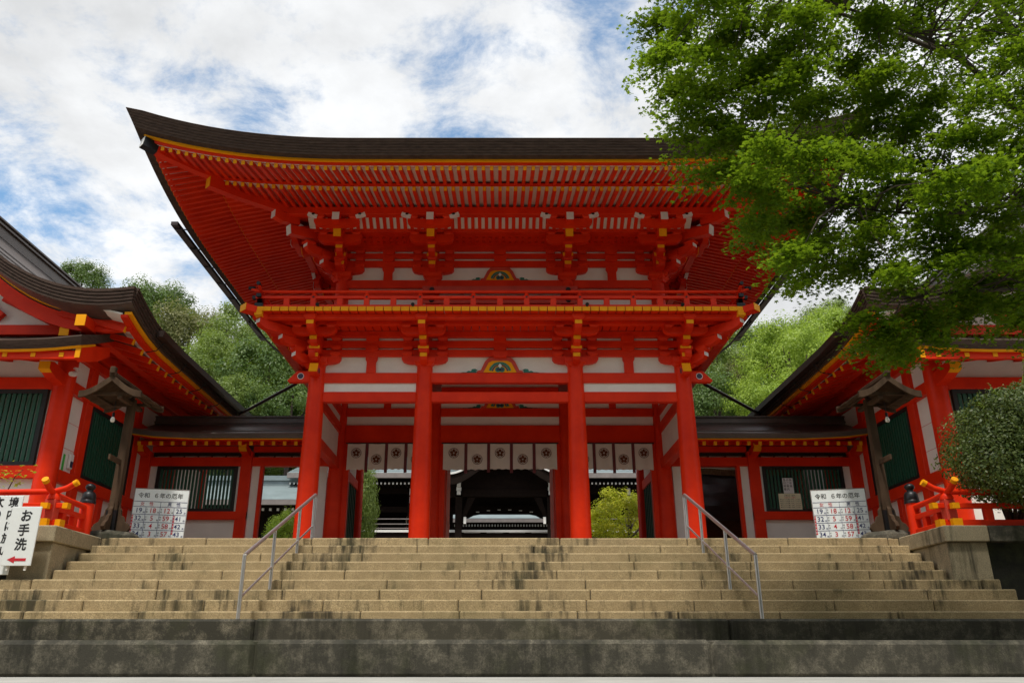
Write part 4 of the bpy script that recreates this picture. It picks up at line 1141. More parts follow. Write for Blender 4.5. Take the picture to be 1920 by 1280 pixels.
# ================================================================== wooden lamp posts
def lamp(s, label):
    X, Y = s * 7.34, 15.4
    t = thing('wooden_lamp_post', label, 'lamp post', (X, Y, 0), 'roofed wooden lamp posts')
    rings = [[(X + rx * math.cos(q), Y + ry * math.sin(q) * .8, z + (.01 * math.sin(q * 3))) for q in np.linspace(0, 2 * math.pi, 14, endpoint=False)] for rx, ry, z in ((.56, .46, -.02), (.54, .44, .08), (.42, .34, .15), (.2, .15, .17))]
    ob('base_rock', MB().loft(rings), GRANITED, t, .01)
    m = MB(); m.prism([(X - .085, Y - .085, .15), (X + .085, Y - .085, .15), (X + .085, Y + .085, .15), (X - .085, Y + .085, .15)], [(X - .07, Y - .07, 2.75), (X + .07, Y - .07, 2.75), (X + .07, Y + .07, 2.75), (X - .07, Y + .07, 2.75)])
    ob('post', m, WOOD, t, .012)
    m = MB(); m.box(X - .10, X + .10, Y - .10, Y + .10, .16, .55); ob('metal_boot', m, BLACKM, t)
    out = [(.10, .16), (.33, .16), (.36, .22), (.32, .30), (.25, .34), (.21, .44), (.16, .46), (.15, .56), (.11, .62), (.10, .72)]
    for q in (0, 1, 2, 3):
        a = q * math.pi / 2; dx_, dy_ = math.cos(a), math.sin(a)
        m = MB(); m.prism([(X + dx_ * r - dy_ * .035, Y + dy_ * r + dx_ * .035, z) for r, z in out], [(X + dx_ * r + dy_ * .035, Y + dy_ * r - dx_ * .035, z) for r, z in out]); ob('foot_brace', m, WOOD, t, .006)
    m = MB(); m.box(X - .45, X + .08, Y - .145, Y - .082, 1.42, 1.51) if s > 0 and False else m.box(X - s * .02 - .0, X - s * -.02 + .0, Y - .55, Y - .08, 1.42, 1.52)
    ob('ladder_peg', m, WOOD, t, .006)
    # arm and roof: ridge running towards the stairs' length
    cx, cy = X + s * .14, Y - .12
    m = MB(); m.box(X - .05, X + .05, Y - .55, Y + .4, 2.60, 2.675); ob('arm', m, WOOD, t, .008)
    half = .60
    def zc(x): q = abs(x) / half; return 3.02 - .50 * q + .17 * q * q * q
    xs = np.linspace(-half, half, 17)
    nb = 5
    for k in range(nb):
        y0 = cy - .52 + k * 1.04 / nb; y1 = y0 + 1.04 / nb + (.02 if k % 2 else -.012)
        for sg in (-1, 1):
            xx = [x for x in xs if x * sg >= -1e-6]
            rings = [[(cx + x, y0, zc(x) - .03 + .008 * (k % 2)), (cx + x, y1, zc(x) - .03 + .008 * (k % 2)), (cx + x, y1, zc(x) + .0 + .008 * (k % 2)), (cx + x, y0, zc(x) + .008 * (k % 2))] for x in xx]
            ob('roof_board', MB().loft(rings), WOOD, t)
    for y in (cy - .56, cy + .52):
        rings = [[(cx + x, y, zc(x) - .09), (cx + x, y + .05, zc(x) - .09), (cx + x, y + .05, zc(x) + .035), (cx + x, y, zc(x) + .035)] for x in xs]
        ob('barge_board', MB().loft(rings), WOOD, t)
    m = MB(); m.box(cx - .06, cx + .06, cy - .58, cy + .58, 3.01, 3.10); m.box(cx - .05, cx + .05, cy - .62, cy - .5, 3.06, 3.20); ob('ridge_cap', m, WOOD, t, .015)
    m = MB(); m.box(cx - .42, cx + .42, cy - .42, cy - .36, 2.68, 2.74); m.box(cx - .42, cx + .42, cy + .36, cy + .42, 2.68, 2.74); m.box(cx - .42, cx - .36, cy - .36, cy + .36, 2.682, 2.738); m.box(cx + .36, cx + .42, cy - .36, cy + .36, 2.682, 2.738)
    ob('frame', m, WOOD, t)
    m = MB().tube([(cx + s * .08, cy - .1, 2.66), (cx + s * .08, cy - .1, 2.40)], .006, 6); ob('cord', m, BLACKM, t)
    ob('socket', MB().lathe((cx + s * .08, cy - .1, 2.33), [(.025, 0), (.025, .08), (.008, .09)], 10), BLACKM, t)
    ob('light_bulb', MB().lathe((cx + s * .08, cy - .1, 2.22), [(.0, 0), (.03, .008), (.045, .04), (.04, .075), (.022, .11)], 12), BULB, t, smooth=True)
lamp(-1, 'weathered wooden lamp post with small curved roof near the restroom sign')
lamp(1, 'weathered wooden lamp post with small curved roof near the paper notices')

# ================================================================== signs
def yakudoshi(s, label):
    # board leaning slightly, turned towards the stairs
    cx, cy = s * 6.93, 16.5
    F = Frame(cx, cy, R(13) if s < 0 else R(-13))
    t = thing('table_sign', label, 'sign', (cx, cy, 0), 'unlucky age table boards')
    W, z0, z1 = .53, .05, 1.17
    m = MB(); F.box(m, -W, W, -.02, .0, z0, z1); b = ob('board', m, SIGNW, t, .003)
    for a0, a1, za, zb in ((-W, W, z1 - .012, z1), (-W, -W + .012, z0, z1), (W - .012, W, z0, z1)):
        m = MB(); F.box(m, a0, a1, .001, .006, za, zb); ob('border', m, GREYEDGE, b)
    lines = [(-W + .02, W - .02, .905), (-W + .02, W - .02, .80)] + [(-W + .02, W - .02, .80 - .155 * k) for k in (1, 2, 3, 4)]
    for a0, a1, z in lines:
        m = MB(); F.box(m, a0, a1, .001, .004, z - .004, z + .004); ob('ruled_line', m, INKN, b)
    for a, ztop in ((-.27, .80), (0, .905), (.27, .80)):
        m = MB(); F.box(m, a - .003, a + .003, .001, .004, z0, ztop); ob('ruled_line', m, INKN, b)
    tx = lambda st, size, mat, a, z, off=0: lettering('lettering', st, size, mat, b, F, a, .005, z)
    tx('令和', .115, INK, -.34, 1.02); tx('６年の厄年', .115, INK, .13, 1.02)
    tx('女', .085, INKR, -.345, .85); tx('性', .085, INKR, -.175, .85); tx('男', .085, INKN, .175, .85); tx('性', .085, INKN, .345, .85)
    rows = [('19', '18', '12', '25', '平成', '平成'), ('32', '5', '59', '41', '平成', '昭和'), ('33', '4', '58', '42', '平成', '昭和'), ('34', '3', '57', '43', '平成', '昭和'), ('37', '63', '39', '61', '昭和', '昭和')]
    for i, (a, p, q, d, e1, e2) in enumerate(rows):
        z = .72 - .155 * i
        if z < z0 + .05: continue
        tx(a, .135, INKN, -.40, z); tx('歳', .04, INKN, -.30, z - .035, .001)
        tx(e1[0], .036, INK, -.245, z + .025, .001); tx(e1[1], .036, INK, -.245, z - .025, .001); tx(p, .135, INKR, -.135, z); tx('年', .04, INK, -.025, z - .035, .001)
        tx(e2[0], .036, INK, .028, z + .025, .001); tx(e2[1], .036, INK, .028, z - .025, .001); tx(q, .135, INKR, .135, z); tx('年', .04, INK, .245, z - .035, .001)
        tx(d, .125, INKN, .375, z); tx('歳', .04, INKN, .485, z - .035, .001)
    for a in (-.505, .285):
        m = MB(); F.box(m, a - .018, a + .018, .001, .003, .26, .63); ob('red_strip', m, INKR, b)
        for k, ch in enumerate('前厄本厄後厄'): lettering('lettering', ch, .032, SIGNW, b, F, a, .0042, .60 - k * .06)
    for a in (-.4, .4):
        m = MB(); m.beam(F.pt(a, -.02, .8), F.pt(a, -.45, .0), .03, .03); ob('stand_leg', m, STEEL, t)
        m = MB(); F.box(m, a - .015, a + .015, -.045, -.021, .0, .85); ob('stand_leg', m, STEEL, t)
yakudoshi(-1, 'white number table board standing on the terrace beside the passage to the grey roof')
yakudoshi(1, 'white number table board standing below the lattice with paper notices')

def plain_sign(cx, cy, zb, w, h, ang, label, cols, size, arrow):
    F = Frame(cx, cy, R(ang))
    t = thing('standing_sign', label, 'sign', (cx, cy, zb - .07))
    m = MB(); F.box(m, -w / 2, w / 2, -.025, 0, zb, zb + h); b = ob('board', m, SIGNW, t, .006)
    for a, s_, z in cols:
        for k, ch in enumerate(s_):
            lettering('brush_character', ch, size, INK, b, F, a, .003, z - k * size * 1.13, True, .95, 1.0)
    if arrow:
        a, z, L = arrow
        m = MB(); F.az(m, [(a - L / 2, z), (a - L / 2 + .12, z + .055), (a - L / 2 + .12, z + .022), (a + L / 2, z + .022), (a + L / 2, z - .022), (a - L / 2 + .12, z - .022), (a - L / 2 + .12, z - .055)], .001, .004); ob('red_arrow', m, INKR, b)
    for a in (-w * .3, w * .3):
        m = MB(); F.box(m, a - .015, a + .015, -.05, -.026, zb - .07, zb + .4); ob('stand_leg', m, PALECAP, t)
plain_sign(-7.68, 13.14, -.67, .48, .93, 0, 'white restroom sign with three brush characters and red arrow', [(.02, 'お手洗', .10)], .20, (0, -.575, .30))
plain_sign(-8.22, 13.22, -.80, .80, 1.25, 0, 'larger white sign with two columns of brush writing, overlapped by the restroom sign', [(.26, '境内に於い', .33), (.02, '次のことを', .33), (-.22, '守りましょう', .33)], .17, (-.05, -.60, .4))
# ================================================================== steel handrails
def handrail(s, label):
    t = thing('steel_handrail', label, 'handrail', (s * 3.6, 13.6, -1.56), 'steel handrails on the stairs')
    X = s * 3.6
    zt = lambda d: -.663 + (d - 11.65) / (15.7 - 11.65) * (.905 + .663)
    zm = lambda d: -1.236 + (d - 11.65) / (15.7 - 11.65) * (.313 + 1.236)
    ob('top_rail', MB().tube([(X, 11.65, zt(11.65)), (X, 13.1, zt(13.1)), (X, 14.6, zt(14.6)), (X, 15.7, zt(15.7)), (X, 15.78, zt(15.7) - .01)], .03, 12), STEEL, t, smooth=True)
    ob('middle_rail', MB().tube([(X, 11.65, zm(11.65)), (X, 15.7, zm(15.7))], .018, 10), STEEL, t, smooth=True)
    for d, zb in ((11.65, -1.565), (13.1, ZST(2)), (14.6, ZST(6)), (15.66, -.01), (15.80, -.01)):
        ob('post', MB().tube([(X, d, zb), (X, d, min(zt(d), .90))], .027, 12), STEEL, t, smooth=True)
handrail(-1, 'stainless steel handrail on the stairs with two rails, on the restroom sign side')
handrail(1, 'stainless steel handrail on the stairs with two rails, on the clipped bush side')

# small flood lamps on the balcony edge
for x, lb in ((-4.4, 'small dark flood lamp on the balcony edge near its corner shoe, over the grey-roofed way'), (-2.1, 'small dark flood lamp on the balcony edge beside the middle bay, over the green shrub'),
              (2.1, 'small dark flood lamp on the balcony edge beside the middle bay, over the yellow-green tree'), (4.4, 'small dark flood lamp on the balcony edge near its corner shoe, over the black tarpaulin')):
    m = MB().tube([(x, 17.73, 5.84), (x, 17.80, 5.87)], [.045, .035], 10); m.box(x - .02, x + .02, 17.77, 17.88, 5.80, 5.86)
    tag(ob('flood_lamp', m, BLACKM, None, smooth=True), lb, 'lamp', 'flood lamps on the balcony')

# ================================================================== halls behind the gate
HC = .25
t = thing('worship_hall', 'dark timber hall with undulating gable and grey roofs seen through the gate', 'building', (HC, 45, 2.9))
def BB(nm, x0, x1, y0, y1, z0, z1, mat, par=None, bev=0):
    m = MB(); m.box(x0, x1, y0, y1, z0, z1); return ob(nm, m, mat, par or t, bev)
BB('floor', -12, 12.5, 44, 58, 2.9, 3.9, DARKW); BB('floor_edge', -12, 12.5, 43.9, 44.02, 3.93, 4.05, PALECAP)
for x0, x1 in ((-11.5, -2.9), (3.4, 12)):
    m = MB(); rings = [[(x, y, z) for y, z in ((43.2, 6.72), (43.1, 6.98), (46, 8.0), (50, 9.8), (50, 9.6), (46, 7.7))] for x in (x0, x1)]
    rf = ob('side_roof', m.loft(rings), GREYROOF, t)
    BB('roof_edge', x0, x1, 43.05, 43.25, 6.70, 6.97, GREYEDGE, rf)
    for k in range(7):
        y = 43.5 + k * .55; z = 6.98 + (y - 43.1) * .352 + .03
        m = MB(); m.beam((x0 + .05, y, z), (x1 - .05, y, z), .03, .02); ob('roof_seam', m, GREYROOF, rf)
    n_ = int((x1 - x0) / .215)
    for i in range(n_):
        x = x0 + .1 + i * .215
        BB('rafter_end', x - .04, x + .04, 43.5, 44.6, 6.42 + .0, 6.52, DARKW)
        BB('rafter_tip', x - .042, x + .042, 43.47, 43.499, 6.418, 6.522, PALECAP)
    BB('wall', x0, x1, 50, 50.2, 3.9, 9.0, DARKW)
    BB('wall_beam', x0, x1, 44.6, 44.9, 5.1, 5.4, DARKW); BB('wall_beam', x0, x1, 44.4, 44.7, 6.1, 6.4, DARKW)
    for x in np.arange(x0 + .8, x1, 2.9):
        c = BB('pillar', x - .17, x + .17, 44.4, 44.74, 3.9, 6.4, DARKW)
        BB('bracket_cap', x - .09, x + .09, 44.30, 44.398, 6.0, 6.36, PALECAP, c); BB('bracket_cap', x - .07, x + .07, 44.32, 44.398, 5.55, 5.9, PALECAP, c)
    for i in range(int((x1 - x0) / .16)):
        x = x0 + .1 + i * .16
        if i % 18 < 9: BB('lattice_bar', x - .03, x + .03, 49.6, 49.66, 4.0, 5.0, GREYEDGE)
    for z in (4.35, 4.62, 4.12): BB('veranda_rail', x0, x1 if x0 < 0 else x1, 43.96, 44.03, z, z + .05, GREYEDGE)
# undulating gable
xs = np.linspace(-3.4, 3.4, 41)
def kz(x):
    q = abs(x) / 3.4
    return 7.0 + 1.35 * (0.5 + 0.5 * math.cos(math.pi * min(1, q * 1.15))) + .12 * max(0, q - .87) / .13
rings = [[(HC + x, 42.0, kz(x) - .28), (HC + x, 42.0, kz(x)), (HC + x, 46.5, kz(x) + .1), (HC + x, 46.5, kz(x) - .18)] for x in xs]
kr = ob('undulating_gable', MB().loft(rings), GREYROOF, t)
rings = [[(HC + x, 41.96, kz(x) - .34), (HC + x, 41.96, kz(x) - .24), (HC + x, 42.05, kz(x) - .24), (HC + x, 42.05, kz(x) - .34)] for x in xs]; ob('gable_rim', MB().loft(rings), PALECAP, kr)
rings = [[(HC + x * .97, 42.06, kz(x) - .85), (HC + x * .97, 42.06, kz(x) - .345), (HC + x * .97, 42.2, kz(x) - .345), (HC + x * .97, 42.2, kz(x) - .85)] for x in xs]; ob('barge_board', MB().loft(rings), DARKW, kr)
m = MB(); pts = [(HC + x * .95, kz(x) - .5) for x in xs] + [(HC + 3.2, 6.1), (HC - 3.2, 6.1)]
m.prism([(x, 43.3, z) for x, z in pts], [(x, 43.5, z) for x, z in pts]); ob('gable_wall', m, DARKW, t)
rings = [[(HC + x * .3, 41.9, 7.72 + .16 * abs(math.cos(x * 1.4))), (HC + x * .3, 41.9, 7.76 + .16 * abs(math.cos(x * 1.4))), (HC + x * .3, 41.95, 7.76 + .16 * abs(math.cos(x * 1.4))), (HC + x * .3, 41.95, 7.72 + .16 * abs(math.cos(x * 1.4)))] for x in xs]
ob('gable_pendant', MB().loft(rings), PALECAP, kr)
BB('lintel', HC - 3.0, HC + 3.0, 43.2, 43.6, 5.72, 6.1, DARKW); BB('lintel', HC - 3.4, HC + 3.4, 45.5, 45.8, 5.15, 5.6, DARKW)
BB('transom', HC - 3.4, HC + 3.4, 45.85, 45.95, 5.3, 7.9, DARKW)
rings = [[(HC + x * .985, y, kz(x) - z_) for y, z_ in ((42.21, .30), (42.21, .36), (46.4, .30), (46.4, .24))] for x in xs]; ob('soffit', MB().loft(rings), DARKW, kr)
for sx in (-1, 1):
    m = MB(); xx_ = HC + sx * 2.3; pts_ = [(xx_, 4.9), (xx_, 5.16), (xx_ - sx * 1.0, 5.16), (xx_ - sx * .55, 5.08), (xx_ - sx * .3, 4.95)]
    m.prism([(x, 45.5, z) for x, z in pts_], [(x, 45.75, z) for x, z in pts_]); ob('curved_brace', m, DARKW, t)
for sx in (-1, 1):
    x = HC + sx * 2.46
    c = BB('pillar', x - .18, x + .18, 43.2, 43.56, 2.9, 6.1, DARKW)
    for z0, z1, w in ((5.80, 6.0, .10), (6.02, 6.2, .13), (6.22, 6.45, .10), (6.47, 6.6, .14)): BB('bracket_cap', x - w, x + w, 43.08, 43.198, z0, z1, PALECAP, c)
    BB('beam_end', x - sx * .0 - .13, x + .13, 42.9, 43.08, 6.66, 6.82, PALECAP, c)
    m = MB(); m.prism([(x, 43.3, 4.2), (x - sx * .5, 43.3, 5.7), (x - sx * .9, 43.3, 5.72), (x - sx * .15, 43.3, 4.2)], [(x, 43.4, 4.2), (x - sx * .5, 43.4, 5.7), (x - sx * .9, 43.4, 5.72), (x - sx * .15, 43.4, 4.2)]); ob('brace', m, DARKW, t)
    BB('newel_cap', x - sx * -.0 - .07 - sx * .35, x + .07 - sx * .35, 43.0, 43.14, 4.25, 4.6, PALECAP, c)
for k, (dx, dz) in enumerate(((-1.5, 5.22), (-.9, 5.30), (-.3, 5.34), (.3, 5.34), (.9, 5.30), (1.5, 5.22))):
    BB('white_spot', HC + dx - .09, HC + dx + .09, 45.44, 45.495, dz, dz + .045, PALECAP)
# inner hall behind
t2 = thing('inner_hall', 'farther timber hall with pale roof framed inside the dark worship hall', 'building', (HC, 62, 2.9))
t_old, t = t, t2
rings = [[(x, y, z) for y, z in ((60.6, 6.95), (60.5, 7.15), (66, 9.6), (66, 9.4))] for x in (HC - 5, HC + 5)]
ob('roof', MB().loft(rings), GREYROOF, t2); BB('roof_edge', HC - 5, HC + 5, 60.45, 60.62, 6.85, 7.1, GREYEDGE)
for i in range(44): x = HC - 4.7 + i * .215; BB('rafter_tip', x - .05, x + .05, 60.9, 60.96, 6.6, 6.76, PALECAP)
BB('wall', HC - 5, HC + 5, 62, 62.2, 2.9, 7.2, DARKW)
for x0 in (-3.0, -1.3, .4, 2.1):
    w = BB('window', HC + x0, HC + x0 + 1.3, 61.9, 61.98, 5.7, 6.42, GREYEDGE); 
    BB('pane', HC + x0 + .05, HC + x0 + 1.25, 61.87, 61.895, 5.75, 6.15, REDF, w); BB('pane', HC + x0 + .05, HC + x0 + 1.25, 61.87, 61.895, 6.2, 6.38, PALECAP, w)
    for q in (.3, .6, .9): BB('glazing_bar', HC + x0 + q, HC + x0 + q + .03, 61.85, 61.869, 5.75, 6.38, PALECAP, w)
t = t_old
# drum
dm = thing('taiko_drum', 'large pale round drum standing on the dark veranda', 'drum', (-4.75, 45.6, 3.9))
ob('drum_body', MB().tube([(-4.75, 45.3, 4.75), (-4.75, 45.6, 4.75), (-4.75, 45.9, 4.75)], [.50, .56, .50], 20), DARKW, dm, smooth=True)
ob('drum_skin', MB().tube([(-4.75, 45.27, 4.75), (-4.75, 45.3, 4.75)], [.49, .50], 20), TAN, dm)
for sx in (-1, 1): m = MB(); m.beam((-4.75 + sx * .5, 45.6, 3.9), (-4.75 + sx * .3, 45.6, 4.4), .1, .4); ob('stand', m, REDF, dm)
# grey-roofed building beyond the left passage
t3 = thing('storehouse', 'dark walled building with grey patina roof beyond the corridor passage', 'building', (-13, 42, 0))
rings = [[(x, y, z) for y, z in ((40.6, 4.95), (40.5, 5.1), (42, 5.7), (44, 6.5), (44, 6.3), (42, 5.45))] for x in (-24, -8.6)]
rf3 = ob('roof', MB().loft(rings), GREYROOF, t3)
for z0, z1, w in ((6.4, 6.66, .6), (6.662, 6.75, .8), (6.752, 6.95, .5)): m = MB(); m.box(-24, -8.6, 44 - w / 2, 44 + w / 2, z0, z1); ob('ridge', m, GREYROOF, rf3)
m = MB(); m.box(-24, -8.6, 40.45, 40.6, 4.83, 5.08); ob('roof_edge', m, GREYEDGE, rf3)
m = MB(); m.box(-23.5, -9, 42, 42.3, 0, 5.4); ob('wall', m, DARKW, t3)
for i in range(30):
    x = -20 + i * .38; m = MB(); m.box(x - .05, x + .05, 41.0, 41.1, 4.62, 4.74); ob('rafter_tip', m, PALECAP, t3)
for i in range(50):
    x = -19 + i * .2; m = MB(); m.box(x - .02, x + .02, 41.95, 41.999, 0, 4.5); ob('batten', m, DARKW, t3)
# tarpaulin covered stall beyond the right passage
t4 = thing('covered_stall', 'thatched stall hung with black tarpaulin above a bamboo screen', 'stall', (7.4, 27.2, 0))
m = MB(); grid = []
K, J = 14, 10
for k in range(K + 1):
    for j in range(J + 1):
        x = 5.2 + 5.2 * k / K; z = 3.6 - 1.55 * j / J
        grid.append((x, 27.0 + .07 * math.sin(k * 1.3 + j * .7) + .05 * math.sin(j * 1.9 - k * .5) - .02 * j, z))
g2 = [(x, y + .03, z) for x, y, z in grid]; nv = len(grid); fs = []
for k in range(K):
    for j in range(J):
        a_, b_, c_, d_ = k * (J + 1) + j, (k + 1) * (J + 1) + j, (k + 1) * (J + 1) + j + 1, k * (J + 1) + j + 1
        fs += [(a_, b_, c_, d_), (nv + a_, nv + d_, nv + c_, nv + b_)]
m.add(grid + g2, fs); ob('tarpaulin', m, TARP, t4, smooth=True)
rings = [[(x, y, z + .04 * math.sin(x * 3)) for y, z in ((26.85, 3.55), (26.8, 3.75), (27.6, 4.15), (28.6, 3.7), (28.6, 3.5), (27.6, 3.9))] for x in np.linspace(5.0, 10.6, 12)]
ob('thatch_roof', MB().loft(rings), THATCH, t4)
m = MB(); m.box(5.2, 10.4, 26.95, 27.0, .05, 2.1); ob('bamboo_screen', m, BAMBOO, t4)
for x in (5.15, 7.9, 10.45): m = MB().tube([(x, 27.2, 0), (x, 27.2, 3.7)], .06, 8); ob('post', m, WOOD, t4)

# ================================================================== terrain and trees
GX = np.linspace(-90, 90, 61); GY = np.linspace(39.9, 170, 45)
def sst(a, b, x): q = min(1, max(0, (x - a) / (b - a))); return q * q * (3 - 2 * q)
def terr_z(x, y):
    return 2.75 + sst(9.5, 15, abs(x)) * max(0, y - 43.5) * .52 * (1 - .35 * sst(75, 160, y)) + (1 - sst(9.5, 15, abs(x))) * max(0, y - 72) * .5
vsx = [(x, y, terr_z(x, y)) for y in GY for x in GX]
fsx = [(j * 61 + i, j * 61 + i + 1, (j + 1) * 61 + i + 1, (j + 1) * 61 + i) for j in range(44) for i in range(60)]
hill = MB(); hill.add(vsx, fsx); ho = ob('hillside', hill, SOIL, None, smooth=True); ho['kind'] = 'structure'

def leaf_cloud(name, P_, Nrm, size, mat, rs, template='quad'):
    """one mesh of separate small leaves at points P_, facing Nrm"""
    n = len(P_)
    Nrm = Nrm / (np.linalg.norm(Nrm, axis=1, keepdims=True) + 1e-9)
    rv = rs.normal(size=(n, 3)); T = np.cross(Nrm, rv); T /= (np.linalg.norm(T, axis=1, keepdims=True) + 1e-9); B_ = np.cross(Nrm, T)
    if template == 'quad':
        tp = np.array([(-.5, 0, 0), (0, -.28, .04), (.5, 0, -.05), (0, .28, .04)]); tris = None
    elif template == 'maple':
        pts = []
        lob = [(-112, .68), (-52, .95), (0, 1.12), (52, .95), (112, .68)]
        pts.append((-.12, 0, 0))
        for i, (a_, r_) in enumerate(lob):
            if i: am = (a_ + lob[i - 1][0]) / 2; pts.append((.30 * math.cos(R(am)), .30 * math.sin(R(am)), 0))
            pts.append((r_ * .62 * math.cos(R(a_)), r_ * .62 * math.sin(R(a_)), -.10 * r_))
        tp = np.array(pts)
    k = len(tp)
    sz = size * rs.uniform(.65, 1.25, n)
    V = P_[:, None, :] + sz[:, None, None] * (tp[None, :, 0:1] * T[:, None, :] + tp[None, :, 1:2] * B_[:, None, :] + tp[None, :, 2:3] * Nrm[:, None, :])
    V = V.reshape(-1, 3)
    me = bpy.data.meshes.new(name)
    if template == 'quad':
        loops = np.arange(n * 4); ls = np.arange(n) * 4; lt = np.full(n, 4)
    else:
        fan = []
        for i in range(1, k, 2):
            a_ = i - 1 if i > 1 else 0; b_ = i; c_ = i + 1 if i + 1 < k else 0
            fan.append((a_, b_, c_))
        # lobes: tip triangles; body polygon from notch points
        body = [0] + list(range(2, k, 2))
        fl = [x for f in fan for x in f] + body
        tot = [3] * len(fan) + [len(body)]
        loops = (np.arange(n)[:, None] * k + np.array(fl)[None, :]).ravel()
        lt = np.tile(np.array(tot), n); ls = np.concatenate(([0], np.cumsum(lt)[:-1]))
    me.vertices.add(len(V)); me.vertices.foreach_set('co', V.ravel().astype(np.float32))
    me.loops.add(len(loops)); me.loops.foreach_set('vertex_index', loops.astype(np.int32))
    me.polygons.add(len(ls)); me.polygons.foreach_set('loop_start', ls.astype(np.int32)); me.polygons.foreach_set('loop_total', lt.astype(np.int32))
    me.update(calc_edges=True); me.validate()
    if mat: me.materials.append(mat)
    return me

def crown(seed, style):
    rs = np.random.RandomState(seed); cl = []; nm = []
    nC = {'round': 95, 'loose': 85, 'feather': 120}[style]
    for c in range(nC):
        d = rs.normal(size=3); d /= np.linalg.norm(d); d[2] = d[2] * .9 + .12
        rad = rs.uniform(.45, 1.0) ** .6
        if style == 'loose': rad *= rs.uniform(.8, 1.22)
        ctr = d * rad * np.array([1, 1, .85]) * (1 + .12 * math.sin(5 * d[0] + seed) * math.cos(4 * d[1]))
        m_ = {'round': 230, 'loose': 170, 'feather': 160}[style]; cr = {'round': .25, 'loose': .24, 'feather': .22}[style] * rs.uniform(.65, 1.3)
        q = rs.normal(size=(m_, 3)); q /= np.linalg.norm(q, axis=1, keepdims=True); q[:, 2] = np.where(q[:, 2] < 0, q[:, 2] * .75, q[:, 2])
        pp = ctr + q * cr * rs.uniform(.45, 1.08, (m_, 1)) * np.array([1.05, 1.05, 1.0])
        cl.append(pp); nm.append(q + .5 * d + np.array([0, 0, .35]) + rs.normal(size=(m_, 3)) * .45)
    P_ = np.concatenate(cl); N_ = np.concatenate(nm)
    return leaf_cloud('crown', P_, N_, {'round': .058, 'loose': .058, 'feather': .052}[style], None, rs)
CR = [crown(11, 'round'), crown(12, 'round'), crown(13, 'feather'), crown(14, 'loose'), crown(15, 'feather')]
def trunk_mesh(seed):
    rs = random.Random(seed); m = MB()
    m.tube([(0, 0, -1.9), (.03, .02, -.9), (0, .04, -.3), (.02, 0, .3)], [.10, .075, .06, .03], 7)
    for k in range(5):
        a = rs.uniform(0, 6.28); L = rs.uniform(.5, .75); z = rs.uniform(-.7, -.1)
        m.tube([(0, .02, z), (L * .5 * math.cos(a), L * .5 * math.sin(a), z + .25), (L * math.cos(a), L * math.sin(a), z + .6)], [.045, .03, .012], 6)
    return make_mesh('trunk', m, BARKT, center=False)[0]
TR = [trunk_mesh(1), trunk_mesh(2)]
SETS = {0: ('dark green broadleaf tree', L_DARK, (0, 1)), 1: ('mid green broadleaf tree', L_MID, (0, 3)), 2: ('olive brown-green rounded tree', L_OLIVE, (1, 0)), 3: ('pale green feathery tree', L_MID, (2, 4)), 4: ('bright lime green tree', L_LIME, (4, 2))}
TREES = [(-37.88, 66, 28.2, 2.6, 0, 'peeking over the roof slope of the side hall'), (-28.91, 62, 24.08, 3.0, 0, 'on the skyline beyond the eave corner of the side hall'), (-23.29, 56, 19.1, 3.3, 2, 'on the wooded slope beyond the side hall eave'),
 (-18.65, 54, 17.9, 3.2, 3, 'on the slope left open between side hall and gate roof'), (-18.74, 62, 21.5, 2.7, 3, 'on the skyline near the balcony corner with gutter'), (-18.79, 50, 14.66, 3.0, 3, 'right above the gutter of the side hall'),
 (-14.62, 48, 13.4, 3.1, 0, 'behind the bent downpipe by the corridor ridge'), (-12.42, 46, 11.1, 2.5, 0, 'low beside the corner column above the corridor ridge'), (-15.78, 46, 11.2, 2.5, 3, 'low above the corridor ridge where the gutter ends'),
 (-14.36, 54, 16.3, 2.5, 0, 'under the balcony brackets by the corner'), (-27.58, 56, 19.0, 3.0, 0, 'mostly behind the side hall eave'), (-14.21, 52, 9.01, 2.8, 1, 'above the grey ridge in the corridor passage'), (-11.6, 55, 9.5, 2.6, 1, 'close to the grey ridge seen past the corner column'),
 (14.85, 52, 15.63, 2.6, 1, 'under the balcony brackets opposite the maple'), (18.62, 58, 19.03, 2.9, 0, 'on the skyline between the gate and the lime tree'), (16.18, 50, 14.0, 2.0, 2, 'between the downpipe and the lime tree'),
 (12.76, 46, 11.2, 2.4, 0, 'low behind the downpipe near the corner column'), (17.93, 47, 13.9, 3.3, 4, 'large and sunlit above the maple-side gutter'), (15.26, 44, 10.8, 2.4, 4, 'low and sunlit above the corridor ridge with notices below'),
 (23.7, 55, 18.6, 3.0, 4, 'tall beside the maple boughs'), (26.76, 60, 22.31, 2.3, 3, 'with loose top on the skyline by the maple tips'), (28.25, 58, 19.6, 3.0, 1, 'behind the roof verge under the maple'), (23.77, 62, 21.0, 2.7, 0, 'on the skyline above the lime tree'),
 (14.53, 50, 8.93, 2.6, 4, 'above the thatch in the corridor passage'), (32.87, 60, 22.87, 3.0, 1, 'hidden mostly behind maple foliage'), (20.5, 50, 15.0, 2.8, 4, 'sunlit beside the gutter of the maple-side hall'), (-31.5, 64, 24.4, 2.6, 1, 'just over the dark eave corner of the side hall')]
rs_ = random.Random(5)
